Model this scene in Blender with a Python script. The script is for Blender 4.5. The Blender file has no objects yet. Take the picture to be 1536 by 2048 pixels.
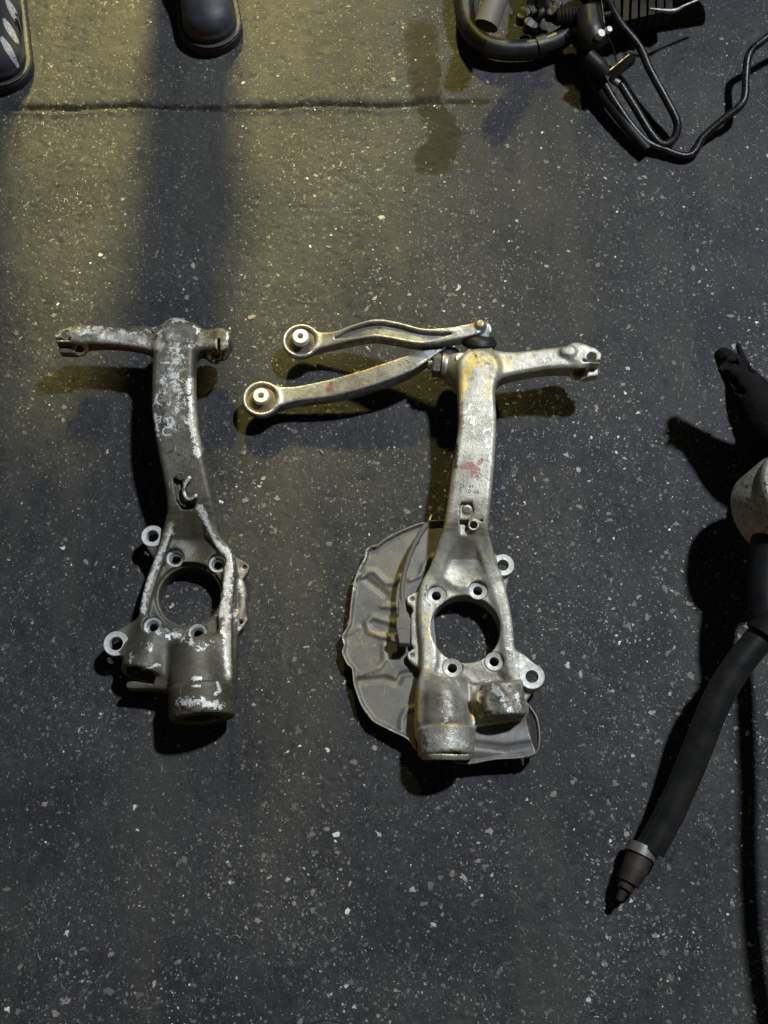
import bpy, bmesh, math, random
import numpy as np
from mathutils import Vector, Matrix
from mathutils.geometry import delaunay_2d_cdt
from mathutils.bvhtree import BVHTree
random.seed(7)
RNG = np.random.RandomState(7)
sc = bpy.context.scene
COL = sc.collection

# ------------------------------------------------------------------ camera
CAM_H, TILT, FPX = 1.42, math.radians(20), 2412.0
cam = bpy.data.cameras.new('camera'); camo = bpy.data.objects.new('camera', cam); COL.objects.link(camo)
camo.location = (0, 0, CAM_H); camo.rotation_euler = (TILT, 0, 0)
cam.sensor_fit = 'VERTICAL'; cam.sensor_height = 24.0; cam.lens = 24.0*FPX/2048.0
cam.clip_start = 0.02; cam.clip_end = 100
sc.camera = camo
# ------------------------------------------------------------------ night light: dim sky, white floodlight, yellow street lamp
W = bpy.data.worlds.new('World'); sc.world = W; W.use_nodes = True
nt = W.node_tree; bg = nt.nodes['Background']
sky = nt.nodes.new('ShaderNodeTexSky'); sky.sky_type = 'NISHITA'; sky.sun_disc = False
sky.sun_elevation = math.radians(2.0); sky.sun_rotation = math.radians(200)
nt.links.new(sky.outputs[0], bg.inputs[0]); bg.inputs[1].default_value = 0.04
AIM = Vector((0.0, 0.55, 0.0))
def spot(name, pos, aim, power, col, size, blend, radius):
    l = bpy.data.lights.new(name, 'SPOT'); l.energy = power; l.color = col
    l.spot_size = math.radians(size); l.spot_blend = blend; l.shadow_soft_size = radius
    o = bpy.data.objects.new(name, l); COL.objects.link(o); o.location = pos
    o.rotation_euler = (Vector(aim)-Vector(pos)).to_track_quat('-Z', 'Y').to_euler()
    return o
LD = Vector((0.45, 0.44, 1.0)).normalized()
spot('floodlight', AIM+LD*6.0, AIM, 1550, (0.86, 0.92, 1.0), 40, 0.6, 0.17)
spot('yellow_lamp', (-0.50, 5.6, 3.6), (-0.36, 1.24, 0), 4100, (1.0, 0.86, 0.29), 12.8, 1.0, 0.26)
sc.view_settings.view_transform = 'Standard'; sc.view_settings.look = 'None'
sc.view_settings.exposure = 0; sc.view_settings.gamma = 1

# ------------------------------------------------------------------ helpers
CT, ST = math.cos(TILT), math.sin(TILT)
S = 0.615e-3                       # metres per photo pixel near the middle
def P(u, v, z=0.0):
    """point of the place seen at (u, v), z millimetres above the ground"""
    dx = (u-768)/FPX; dy = -(v-1024)/FPX
    y = dy*CT + ST; zz = dy*ST - CT
    k = (z*1e-3-CAM_H)/zz
    return Vector((dx*k, y*k, z*1e-3))
def UV(co):
    x, y, z = co[:, 0], co[:, 1], co[:, 2]-CAM_H
    yc = y*CT+z*ST; zc = -y*ST+z*CT
    return 768-FPX*x/zc, 1024+FPX*yc/zc
def link(o, parent=None):
    COL.objects.link(o)
    if parent is not None: o.parent = parent
    return o
def tag(o, label=None, cat=None, group=None, kind=None):
    for k, v in (('label', label), ('category', cat), ('group', group), ('kind', kind)):
        if v: o[k] = v
    return o
def empty(name, loc, label, cat, group=None):
    o = bpy.data.objects.new(name, None); o.location = loc; o.empty_display_size = 0.02
    COL.objects.link(o); tag(o, label, cat, group); return o
def place(o, parent):
    """parent with the child's world position kept"""
    o.parent = parent
    r = parent; loc = Vector((0, 0, 0))
    while r is not None: loc += r.location; r = r.parent
    o.location = Vector(o.location)-loc
    return o
def mesh_obj(name, verts, faces, mat, parent=None, smooth=True):
    me = bpy.data.meshes.new(name); me.from_pydata([tuple(v) for v in verts], [], faces); me.update()
    if smooth: me.polygons.foreach_set('use_smooth', [True]*len(me.polygons))
    me.materials.append(mat); o = bpy.data.objects.new(name, me); COL.objects.link(o)
    if parent is not None: place(o, parent)
    return o
def quad_obj(name, V, Q, mat, parent=None):
    me = bpy.data.meshes.new(name)
    me.vertices.add(len(V)); me.vertices.foreach_set('co', np.ascontiguousarray(V, dtype=np.float32).ravel())
    me.loops.add(len(Q)*4); me.loops.foreach_set('vertex_index', np.ascontiguousarray(Q, dtype=np.int32).ravel())
    me.polygons.add(len(Q)); me.polygons.foreach_set('loop_start', np.arange(0, len(Q)*4, 4, dtype=np.int32))
    me.polygons.foreach_set('loop_total', np.full(len(Q), 4, dtype=np.int32))
    me.polygons.foreach_set('use_smooth', np.ones(len(Q), dtype=bool))
    me.update(calc_edges=True); me.validate(); me.materials.append(mat)
    o = bpy.data.objects.new(name, me); COL.objects.link(o)
    if parent is not None: place(o, parent)
    return o

# value noise
def vnoise(x, y, freq, seed=0):
    x = np.asarray(x)*freq+seed*17.31; y = np.asarray(y)*freq-seed*9.17
    xi = np.floor(x); yi = np.floor(y); fx = x-xi; fy = y-yi
    fx = fx*fx*(3-2*fx); fy = fy*fy*(3-2*fy)
    def h(a, b):
        s = np.sin(a*127.1+b*311.7+seed*74.7)*43758.5453
        return s-np.floor(s)
    return (h(xi, yi)*(1-fx)+h(xi+1, yi)*fx)*(1-fy)+(h(xi, yi+1)*(1-fx)+h(xi+1, yi+1)*fx)*fy

# ------------------------------------------------------------------ signed-distance solids
def smin(a, b, k):
    if k <= 0: return np.minimum(a, b)
    h = np.clip(0.5+0.5*(b-a)/k, 0, 1)
    return b*(1-h)+a*h-k*h*(1-h)
def smax(a, b, k): return -smin(-a, -b, k)
class Solid:
    FAR = 0.02
    def __init__(s, lo, hi, h=0.0015):
        s.h = h; s.lo = np.array(lo, float)
        n = np.ceil((np.array(hi)-s.lo)/h).astype(int)+1
        s.n = n; s.X, s.Y, s.Z = [s.lo[i]+h*np.arange(n[i]) for i in range(3)]
        s.D = np.full(tuple(n), s.FAR, dtype=np.float32)
    def box(s, lo, hi, m=0.02):
        sl = []
        for i in range(3):
            a = int(max(0, math.floor((lo[i]-m-s.lo[i])/s.h))); b = int(min(s.n[i], math.ceil((hi[i]+m-s.lo[i])/s.h)+1))
            sl.append(slice(a, max(a, b)))
        return sl
    def apply(s, sl, d, op, k):
        t = tuple(sl); D = s.D[t]
        if op == '+': s.D[t] = smin(D, d, k)
        elif op == '-': s.D[t] = smax(D, -d, k)
        elif op == '&': s.D[t] = smax(D, d, k)
    def grids(s, sl):
        return s.X[sl[0]][:, None, None], s.Y[sl[1]][None, :, None], s.Z[sl[2]][None, None, :]
    def cone(s, A, ra, B, rb, op='+', k=0.006, flat=1.0):
        A = np.array(A); B = np.array(B); r = max(ra, rb)
        sl = s.box(np.minimum(A, B)-r, np.maximum(A, B)+r); x, y, z = s.grids(sl)
        v = B-A; L = max(1e-9, float(v@v))
        t = np.clip(((x-A[0])*v[0]+(y-A[1])*v[1]+(z-A[2])*v[2])/L, 0, 1)
        d = np.sqrt((x-A[0]-t*v[0])**2+(y-A[1]-t*v[1])**2+((z-A[2]-t*v[2])/flat)**2)-(ra+(rb-ra)*t)
        s.apply(sl, d, op, k)
    def group(s, fn, op, k):
        old = s.D; s.D = np.full_like(old, s.FAR); fn(); new = s.D; s.D = old
        if op == '+': s.D = smin(old, new, k)
        else: s.D = smax(old, -new, k)
        s.D = s.D.astype(np.float32)
    @staticmethod
    def dense(pts, n=5):
        P_ = [np.array(list(p[0])+list(p[1:]), float) for p in pts]; P_ = [P_[0]*2-P_[1]]+P_+[P_[-1]*2-P_[-2]]; out = []
        for i in range(1, len(P_)-2):
            a, b, c, d = P_[i-1:i+3]
            for j in range(n):
                t = j/n; out.append(0.5*((2*b)+(c-a)*t+(2*a-5*b+4*c-d)*t*t+(3*b-a-3*c+d)*t**3))
        out.append(P_[-2]); return out
    def chain(s, pts, op='+', k=0.006, flat=1.0):
        q = s.dense(pts, 4)
        s.group(lambda: [s.cone(a[:3], a[3], b[:3], b[3], '+', 0, flat) for a, b in zip(q[:-1], q[1:])], op, k)
    def bar(s, A, B, wa, wb, ha, hb, r=0.004, op='+', k=0.006):
        """beam lying along A-B: half widths wa, wb across, half heights ha, hb, corners rounded by r"""
        A = np.array(A); B = np.array(B); w = max(wa, wb); hh = max(ha, hb)
        lo = np.minimum(A, B)-np.array([w, w, hh]); hi = np.maximum(A, B)+np.array([w, w, hh])
        sl = s.box(lo, hi); x, y, z = s.grids(sl)
        v = (B-A)[:2]; L = max(1e-9, float(v@v))
        t = np.clip(((x-A[0])*v[0]+(y-A[1])*v[1])/L, 0, 1)
        if L < 2e-9: t = t*0
        lat = np.sqrt((x-A[0]-t*v[0])**2+(y-A[1]-t*v[1])**2)-(wa+(wb-wa)*t)+r
        q = np.abs(z-(A[2]+(B[2]-A[2])*t))-(ha+(hb-ha)*t)+r
        d = np.sqrt(np.maximum(lat, 0)**2+np.maximum(q, 0)**2)+np.minimum(np.maximum(lat, q), 0)-r
        s.apply(sl, d, op, k)
    def beam(s, pts, r=0.004, op='+', k=0.006):
        q = np.array(s.dense(pts, 5)); w = q[:, 3].max(); hh = q[:, 4].max()
        sl = s.box(q[:, :3].min(0)-np.array([w, w, hh]), q[:, :3].max(0)+np.array([w, w, hh]))
        x = s.X[sl[0]][:, None]; y = s.Y[sl[1]][None, :]; z = s.Z[sl[2]][None, None, :]
        best = np.full((x.shape[0], y.shape[1]), 9.0); zz = np.zeros_like(best); hw = np.zeros_like(best); lt = best.copy()
        for a, b in zip(q[:-1], q[1:]):
            v = (b-a)[:2]; L = max(1e-12, float(v@v))
            t = np.clip(((x-a[0])*v[0]+(y-a[1])*v[1])/L, 0, 1)
            l = np.sqrt((x-a[0]-t*v[0])**2+(y-a[1]-t*v[1])**2); m = l < best
            best = np.where(m, l, best); lt = np.where(m, l-(a[3]+(b[3]-a[3])*t), lt)
            zz = np.where(m, a[2]+(b[2]-a[2])*t, zz); hw = np.where(m, a[4]+(b[4]-a[4])*t, hw)
        lat = lt[:, :, None]+r; qq = np.abs(z-zz[:, :, None])-hw[:, :, None]+r
        d = np.sqrt(np.maximum(lat, 0)**2+np.maximum(qq, 0)**2)+np.minimum(np.maximum(lat, qq), 0)-r
        s.apply(sl, d, op, k)
    def cyl(s, A, B, ra, rb=None, r=0.001, op='+', k=0.004):
        rb = ra if rb is None else rb
        A = np.array(A, float); B = np.array(B, float); R = max(ra, rb)
        sl = s.box(np.minimum(A, B)-R, np.maximum(A, B)+R); x, y, z = s.grids(sl)
        v = B-A; L = math.sqrt(float(v@v)); v = v/L
        a = (x-A[0])*v[0]+(y-A[1])*v[1]+(z-A[2])*v[2]
        rad = np.sqrt(np.maximum((x-A[0])**2+(y-A[1])**2+(z-A[2])**2-a*a, 0))
        t = np.clip(a/L, 0, 1)
        q1 = rad-(ra+(rb-ra)*t)+r; q2 = np.abs(a-L/2)-L/2+r
        d = np.sqrt(np.maximum(q1, 0)**2+np.maximum(q2, 0)**2)+np.minimum(np.maximum(q1, q2), 0)-r
        s.apply(sl, d, op, k)
    def poly(s, pts, z0, z1, r=0.003, op='+', k=0.006):
        pts = [np.array(p[:2]) for p in pts]; a = np.array(pts)
        sl = s.box((a[:, 0].min(), a[:, 1].min(), z0), (a[:, 0].max(), a[:, 1].max(), z1))
        x = s.X[sl[0]][:, None]; y = s.Y[sl[1]][None, :]; z = s.Z[sl[2]][None, None, :]
        d2 = np.full((x.shape[0], y.shape[1]), 1e9); inside = np.zeros(d2.shape, bool)
        for i in range(len(pts)):
            p, q = pts[i], pts[(i+1) % len(pts)]; e = q-p
            t = np.clip(((x-p[0])*e[0]+(y-p[1])*e[1])/max(1e-12, e@e), 0, 1)
            d2 = np.minimum(d2, (x-p[0]-t*e[0])**2+(y-p[1]-t*e[1])**2)
            c = ((p[1] <= y) != (q[1] <= y)) & (x < (q[0]-p[0])*(y-p[1])/((q[1]-p[1]) or 1e-12)+p[0])
            inside ^= c
        d2 = np.sqrt(d2)*np.where(inside, -1, 1)
        q1 = d2[:, :, None]+r; q2 = np.abs(z-(z0+z1)/2)-(z1-z0)/2+r
        d = np.sqrt(np.maximum(q1, 0)**2+np.maximum(q2, 0)**2)+np.minimum(np.maximum(q1, q2), 0)-r
        s.apply(sl, d, op, k)
    def mesh(s, name, mat, parent=None):
        D = s.D.copy(); D[0], D[-1] = 1, 1; D[:, 0], D[:, -1] = 1, 1; D[:, :, 0], D[:, :, -1] = 1, 1
        I = D < 0
        c = np.zeros(tuple(np.array(D.shape)-1), np.int8)
        for a in (0, 1):
            for b in (0, 1):
                for e in (0, 1):
                    c += I[a:D.shape[0]-1+a, b:D.shape[1]-1+b, e:D.shape[2]-1+e]
        cells = np.argwhere((c > 0) & (c < 8))
        idx = np.full(c.shape, -1, np.int32); idx[tuple(cells.T)] = np.arange(len(cells))
        acc = np.zeros((len(cells), 3)); cnt = np.zeros(len(cells))
        for ax in range(3):
            o1, o2 = [i for i in range(3) if i != ax]
            for a in (0, 1):
                for b in (0, 1):
                    off = np.zeros(3, int); off[o1] = a; off[o2] = b
                    off2 = off.copy(); off2[ax] = 1
                    d0 = D[tuple((cells+off).T)]; d1 = D[tuple((cells+off2).T)]
                    m = (d0 < 0) != (d1 < 0)
                    t = np.where(m, d0/np.where(m, d0-d1, 1), 0)
                    p = np.tile(off.astype(float), (len(cells), 1)); p[:, ax] = t
                    acc += p*m[:, None]; cnt += m
        V = s.lo+(cells+acc/cnt[:, None])*s.h
        Q = []
        for ax in range(3):
            sa = [slice(None)]*3; sb = [slice(None)]*3; sa[ax] = slice(0, -1); sb[ax] = slice(1, None)
            i0, i1 = I[tuple(sa)], I[tuple(sb)]
            e = np.argwhere(i0 != i1); o1, o2 = (ax+1) % 3, (ax+2) % 3
            def sh(a, b):
                g = e.copy(); g[:, o1] -= a; g[:, o2] -= b; return idx[tuple(g.T)]
            q = np.stack([sh(1, 1), sh(0, 1), sh(0, 0), sh(1, 0)], 1)
            f = ~i0[tuple(e.T)]; q[f] = q[f][:, ::-1]
            Q.append(q)
        Q = np.concatenate(Q); Q = Q[(Q >= 0).all(1)]
        o = quad_obj(name, V, Q, mat, parent)
        return o
def bounds(u0, v0, u1, v1, zt, z0=-4):
    a = P(u0, v1, 0); b = P(u1, v0, zt); c = P(u0, v0, 0); d = P(u1, v1, 0); e = P(u0, v1, zt)
    xs = [q.x for q in (a, b, c, d, e)]; ys = [q.y for q in (a, b, c, d, e)]
    return (min(xs)-.01, min(ys)-.01, z0*1e-3), (max(xs)+.01, max(ys)+.01, zt*1e-3+.004)

def world_co(o):
    co = np.empty(len(o.data.vertices)*3, np.float32); o.data.vertices.foreach_get('co', co); co = co.reshape(-1, 3)
    l = Vector((0, 0, 0)); r = o
    while r is not None: l += r.location; r = r.parent
    return co+np.array(l)
def seg_dist(u, v, pts):
    d = np.full(u.shape, 1e9)
    for (a, b), (c, e) in zip(pts[:-1], pts[1:]):
        L = max(1e-9, (c-a)**2+(e-b)**2); t = np.clip(((u-a)*(c-a)+(v-b)*(e-b))/L, 0, 1)
        d = np.minimum(d, np.hypot(u-a-t*(c-a), v-b-t*(e-b)))
    return d
def wear(o, name, marks):
    """marks: list of (polyline, width in photo pixels, strength); stored as a float per vertex"""
    co = world_co(o); u, v = UV(co); val = np.zeros(len(co))
    for pts, w, k in marks:
        if len(pts) == 1: pts = [pts[0], (pts[0][0]+.1, pts[0][1])]
        d = seg_dist(u, v, pts)
        val = np.maximum(val, k*np.clip(1.15-d/w*0.75, 0, 1))
    at = o.data.attributes.new(name, 'FLOAT', 'POINT'); at.data.foreach_set('value', val.astype(np.float32))

def lathe(name, prof, centre, mat, parent=None, seg=40, axis=None, smooth=True, closed=False):
    """profile of (radius, height) in metres, turned about an axis through centre"""
    V = []; F = []; n = len(prof)
    R = Matrix.Identity(3) if axis is None else Vector((0, 0, 1)).rotation_difference(Vector(axis)).to_matrix()
    for i in range(seg):
        a = 2*math.pi*i/seg
        for r, h in prof: V.append(R @ Vector((r*math.cos(a), r*math.sin(a), h)))
    for i in range(seg):
        j = (i+1) % seg
        for k in range(n if closed else n-1):
            m = (k+1) % n
            F.append((i*n+k, j*n+k, j*n+m, i*n+m))
    me = bpy.data.meshes.new(name); me.from_pydata([tuple(v) for v in V], [], F); me.update()
    bm = bmesh.new(); bm.from_mesh(me); bmesh.ops.remove_doubles(bm, verts=bm.verts, dist=1e-6)
    if not closed:
        for e in (0, n-1):
            pass
    bmesh.ops.recalc_face_normals(bm, faces=bm.faces)
    for f in bm.faces: f.smooth = smooth
    for e in bm.edges:
        if len(e.link_faces) == 2 and e.calc_face_angle(0) > math.radians(38): e.smooth = False
    bm.to_mesh(me); bm.free()
    me.materials.append(mat); o = bpy.data.objects.new(name, me); o.location = centre; COL.objects.link(o)
    if parent is not None: place(o, parent)
    return o
def catmull(pts, n=8):
    P_ = [Vector(p) for p in pts]; P_ = [P_[0]*2-P_[1]]+P_+[P_[-1]*2-P_[-2]]; out = []
    for i in range(1, len(P_)-2):
        for k in range(n):
            t = k/n; a, b, c, d = P_[i-1:i+3]
            out.append(0.5*((2*b)+(c-a)*t+(2*a-5*b+4*c-d)*t*t+(3*b-a-3*c+d)*t**3))
    out.append(P_[-2]); return out
def tube(name, pts, rad, mat, parent=None, seg=16, n=8, hollow=0.0, smooth_path=True, cap=True):
    """tube along points; rad is a number or a list (one per point); hollow > 0 opens the ends with that wall"""
    path = catmull(pts, n) if smooth_path else [Vector(p) for p in pts]
    m = len(path)
    if isinstance(rad, (int, float)): rr = [rad]*m
    else:
        rr = [float(np.interp(i/(m-1)*(len(rad)-1), range(len(rad)), rad)) for i in range(m)]
    V = []; F = []; nrm = None
    def ring(p, t, r):
        nonlocal nrm
        if nrm is None:
            nrm = t.cross(Vector((0, 0, 1)));
            if nrm.length < 1e-3: nrm = t.cross(Vector((1, 0, 0)))
        nrm = (nrm-t*nrm.dot(t)).normalized(); b = t.cross(nrm)
        s = len(V)
        for k in range(seg):
            a = 2*math.pi*k/seg; V.append(p+(nrm*math.cos(a)+b*math.sin(a))*r)
        return s
    tan = [(path[min(i+1, m-1)]-path[max(i-1, 0)]).normalized() for i in range(m)]
    rings = [ring(path[i], tan[i], rr[i]) for i in range(m)]
    if hollow:
        e = ring(path[-1], tan[-1], rr[-1]-hollow); e2 = ring(path[-1]-tan[-1]*rr[-1]*2.2, tan[-1], rr[-1]-hollow)
        rings += [e, e2]
        nrm2 = nrm
        # inner end at the start
        nrm = None
    for a, b in zip(rings[:-1], rings[1:]):
        for k in range(seg): F.append((a+k, a+(k+1) % seg, b+(k+1) % seg, b+k))
    if cap:
        F.append(tuple(reversed(range(rings[0], rings[0]+seg)))); F.append(tuple(range(rings[-1], rings[-1]+seg)))
    o = mesh_obj(name, V, F, mat, parent)
    bm = bmesh.new(); bm.from_mesh(o.data)
    bmesh.ops.recalc_face_normals(bm, faces=bm.faces)
    for e in bm.edges:
        if len(e.link_faces) == 2 and e.calc_face_angle(0) > math.radians(45): e.smooth = False
    bm.to_mesh(o.data); bm.free()
    return o
def drape(o, target, lift=0.0003):
    """lay a flat mesh on the surface of another"""
    co = world_co(target); me = target.data
    bvh = BVHTree.FromPolygons([Vector(c) for c in co.tolist()], [tuple(p.vertices) for p in me.polygons])
    l = Vector((0, 0, 0)); r = o
    while r is not None: l += r.location; r = r.parent
    for v in o.data.vertices:
        w = v.co+l; h = bvh.ray_cast(Vector((w.x, w.y, 0.3)), Vector((0, 0, -1)))
        if h[0] is not None: v.co.z = h[0].z+lift-l.z
def text_obj(name, body, u, v, z, size_px, rot, mat, parent, target=None, bold=0.0):
    cu = bpy.data.curves.new(name, 'FONT'); cu.body = body; cu.size = size_px*S*1.35; cu.align_x = 'CENTER'; cu.align_y = 'CENTER'
    cu.offset = bold; cu.extrude = 0.0; cu.resolution_u = 3
    t = bpy.data.objects.new('tmp', cu); COL.objects.link(t)
    dg = bpy.context.evaluated_depsgraph_get(); me = bpy.data.meshes.new_from_object(t.evaluated_get(dg))
    bpy.data.objects.remove(t)
    c = P(u, v, z); R = Matrix.Rotation(math.radians(rot), 3, 'Z')
    for vv in me.vertices: vv.co = R @ vv.co
    me.materials.clear(); me.materials.append(mat)
    o = bpy.data.objects.new(name, me); o.location = c; COL.objects.link(o); place(o, parent)
    if target is not None: drape(o, target)
    return o

# ------------------------------------------------------------------ materials
def newmat(name):
    m = bpy.data.materials.new(name); m.use_nodes = True
    return m, m.node_tree, m.node_tree.nodes['Principled BSDF']
def N(nt, kind, **kw):
    n = nt.nodes.new(kind)
    for k, v in kw.items():
        if k.startswith('_'): setattr(n, k[1:], v)
        else: n.inputs[k.replace('_', ' ')].default_value = v
    return n
def mixc(nt, fac, a, b):
    m = nt.nodes.new('ShaderNodeMix'); m.data_type = 'RGBA'
    for s, x in ((0, fac), (6, a), (7, b)):
        if hasattr(x, 'is_linked') or hasattr(x, 'links'): nt.links.new(x, m.inputs[s])
        else: m.inputs[s].default_value = x if s == 0 else (*x, 1)
    return m.outputs[2]
def mth(nt, op, a, b=None, c=None, clamp=False):
    m = nt.nodes.new('ShaderNodeMath'); m.operation = op; m.use_clamp = clamp
    for i, x in enumerate((a, b, c)):
        if x is None: continue
        if isinstance(x, (int, float)): m.inputs[i].default_value = x
        else: nt.links.new(x, m.inputs[i])
    return m.outputs[0]
def noise(nt, co, scale, detail=4, rough=0.6, dist=0.0):
    n = nt.nodes.new('ShaderNodeTexNoise'); n.inputs['Scale'].default_value = scale
    n.inputs['Detail'].default_value = detail; n.inputs['Roughness'].default_value = rough
    n.inputs['Distortion'].default_value = dist
    nt.links.new(co, n.inputs['Vector']); return n.outputs[0]
def ramp(nt, x, lo, hi, clamp=True):
    m = nt.nodes.new('ShaderNodeMapRange'); m.clamp = clamp; m.interpolation_type = 'SMOOTHSTEP'
    nt.links.new(x, m.inputs[0]); m.inputs[1].default_value = lo; m.inputs[2].default_value = hi
    return m.outputs[0]
def stretch(nt, co, sx, sy, sz=1, rot=0):
    m = nt.nodes.new('ShaderNodeMapping'); m.inputs['Scale'].default_value = (sx, sy, sz); m.inputs['Rotation'].default_value = (0, 0, rot)
    nt.links.new(co, m.inputs[0]); return m.outputs[0]
def cast_metal(name, c1, c2, grime, metal=0.35, rough=0.5, scrape=(0.72, 0.72, 0.68), rust_and_glow=(0.40, 0.24, 0.05), bump=0.3, grime_amt=0.5, marks=True, mottle=0.0):
    m, nt, b = newmat(name); co = nt.nodes.new('ShaderNodeNewGeometry').outputs['Position']
    n1 = noise(nt, co, 38, 5, 0.65); n2 = noise(nt, co, 190, 5, 0.7); n3 = noise(nt, co, 700, 3, 0.6)
    col = mixc(nt, ramp(nt, n1, 0.36, 0.62), c1, c2)
    n0 = noise(nt, co, 16, 6, 0.7, 0.4); col = mixc(nt, mth(nt, 'MULTIPLY', ramp(nt, n0, 0.50, 0.72), 0.55), col, tuple(x*0.42 for x in c1))
    g = mth(nt, 'MULTIPLY', ramp(nt, n2, 0.56, 0.66), grime_amt); col = mixc(nt, g, col, grime)
    rg = rough; met = metal
    def layer(attr, colour, col, amp, nz, lo=0.45, hi=0.62):
        a = nt.nodes.new('ShaderNodeAttribute'); a.attribute_name = attr
        x = mth(nt, 'MULTIPLY_ADD', mth(nt, 'SUBTRACT', nz, 0.5), amp, mth(nt, 'MULTIPLY', a.outputs['Fac'], 0.95))
        x = mth(nt, 'MULTIPLY', ramp(nt, x, lo, hi), ramp(nt, a.outputs['Fac'], 0.02, 0.12))
        return mixc(nt, x, col, colour), x
    sx = None
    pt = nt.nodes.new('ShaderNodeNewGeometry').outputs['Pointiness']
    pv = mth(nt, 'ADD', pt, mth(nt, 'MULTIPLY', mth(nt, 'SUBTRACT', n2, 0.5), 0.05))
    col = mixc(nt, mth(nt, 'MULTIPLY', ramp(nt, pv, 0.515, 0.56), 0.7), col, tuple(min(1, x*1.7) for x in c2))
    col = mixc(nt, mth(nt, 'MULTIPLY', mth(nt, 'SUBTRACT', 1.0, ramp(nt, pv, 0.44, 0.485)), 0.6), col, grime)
    if marks:
        n4 = noise(nt, co, 130, 6, 0.75, 0.6)
        col, _ = layer('dust', (0.15, 0.13, 0.095), col, 1.3, n1, 0.05, 0.95)
        col, _ = layer('shine', (0.40, 0.375, 0.31), col, 1.9, n4, 0.25, 0.95)
        col, _ = layer('rust_and_glow', rust_and_glow, col, 2.6, n4)
        col, _ = layer('grime', grime, col, 2.4, n2)
        col, _ = layer('red', (0.24, 0.115, 0.095), col, 3.4, n4)
        col, sx = layer('scrape', mixc(nt, ramp(nt, n3, 0.4, 0.65), tuple(x*.5 for x in scrape), scrape), col, 4.2, n4)
    if mottle:
        n5 = noise(nt, stretch(nt, co, 1, 1.4, 1), 95, 8, 0.8, 0.8)
        col = mixc(nt, mth(nt, 'MULTIPLY', ramp(nt, n5, 0.50, 0.62), mottle), col, tuple(min(0.7, x*2.0) for x in c2))
        col = mixc(nt, mth(nt, 'MULTIPLY', mth(nt, 'SUBTRACT', 1.0, ramp(nt, n5, 0.36, 0.48)), mottle), col, grime)
    # scratches
    s1 = noise(nt, stretch(nt, co, 900, 60, 300, 0.5), 1.0, 2, 0.5)
    sc1 = mth(nt, 'MULTIPLY', ramp(nt, s1, 0.70, 0.74), 0.35); col = mixc(nt, sc1, col, scrape)
    nt.links.new(col, b.inputs['Base Color'])
    r = mth(nt, 'MULTIPLY_ADD', n2, 0.3, rough-0.15)
    nt.links.new(r, b.inputs['Roughness']); b.inputs['Metallic'].default_value = metal
    bp = nt.nodes.new('ShaderNodeBump'); bp.inputs['Strength'].default_value = bump; bp.inputs['Distance'].default_value = 0.0008
    h = mth(nt, 'ADD', n3, mth(nt, 'MULTIPLY', n2, 1.3))
    if sx is not None: h = mth(nt, 'ADD', h, mth(nt, 'MULTIPLY', sx, 0.5))
    nt.links.new(h, bp.inputs['Height']); nt.links.new(bp.outputs[0], b.inputs['Normal'])
    return m
def plain(name, c, rough=0.5, metal=0.0, c2=None, scale=120, bump=0.2, dist=0.0005, spec=0.5):
    m, nt, b = newmat(name); b.inputs['Specular IOR Level'].default_value = spec; co = nt.nodes.new('ShaderNodeNewGeometry').outputs['Position']
    n1 = noise(nt, co, scale, 5, 0.65)
    c2 = c2 or tuple(x*0.55 for x in c)
    nt.links.new(mixc(nt, ramp(nt, n1, 0.35, 0.68), c, c2), b.inputs['Base Color'])
    nt.links.new(mth(nt, 'MULTIPLY_ADD', n1, 0.3, rough-0.15), b.inputs['Roughness'])
    b.inputs['Metallic'].default_value = metal
    bp = nt.nodes.new('ShaderNodeBump'); bp.inputs['Strength'].default_value = bump; bp.inputs['Distance'].default_value = dist
    nt.links.new(noise(nt, co, scale*4, 4, 0.7), bp.inputs['Height']); nt.links.new(bp.outputs[0], b.inputs['Normal'])
    return m
M = {}
M['dark_cast'] = cast_metal('grimy dark cast aluminium', (0.062, 0.056, 0.042), (0.105, 0.096, 0.074), (0.02, 0.018, 0.015), 0.3, 0.5, scrape=(0.85, 0.85, 0.82), mottle=0.14, bump=0.45)
M['pale_cast'] = cast_metal('pale cast aluminium', (0.27, 0.255, 0.205), (0.45, 0.435, 0.375), (0.08, 0.065, 0.042), 0.4, 0.43, scrape=(0.80, 0.80, 0.78), rust_and_glow=(0.47, 0.35, 0.10), mottle=0.16, bump=0.4)
M['arm_cast'] = cast_metal('forged aluminium of the arms', (0.20, 0.20, 0.19), (0.35, 0.35, 0.34), (0.08, 0.065, 0.05), 0.55, 0.36, mottle=0.25, scrape=(0.85, 0.85, 0.82), grime_amt=0.55)
M['machined'] = plain('machined bright aluminium', (0.82, 0.83, 0.85), 0.36, 0.4, (0.52, 0.52, 0.53), 260, 0.3)
M['machined_white'] = plain('clean machined face', (0.60, 0.60, 0.57), 0.5, 0.3, (0.40, 0.39, 0.36), 260, 0.3)
M['brass'] = plain('yellow passivated sleeve', (0.55, 0.42, 0.14), 0.4, 0.6, (0.35, 0.25, 0.08))
M['steel'] = plain('dull steel bolt', (0.30, 0.29, 0.27), 0.45, 0.7, (0.16, 0.15, 0.13), 200)
M['rubber'] = plain('dusty bushing rubber', (0.045, 0.043, 0.05), 0.6, 0, (0.16, 0.115, 0.06), 90)
M['rubber_tan'] = plain('rusty dusted bushing rubber', (0.20, 0.145, 0.07), 0.7, 0, (0.09, 0.07, 0.045), 110)
M['black_rubber'] = plain('black rubber', (0.008, 0.008, 0.009), 0.5, 0, (0.014, 0.014, 0.014), 60, 0.25, spec=0.25)
M['matt_black'] = plain('matt black perished rubber', (0.004, 0.004, 0.004), 0.8, 0, (0.012, 0.010, 0.010), 70, 0.6, 0.003, spec=0.15)
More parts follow.
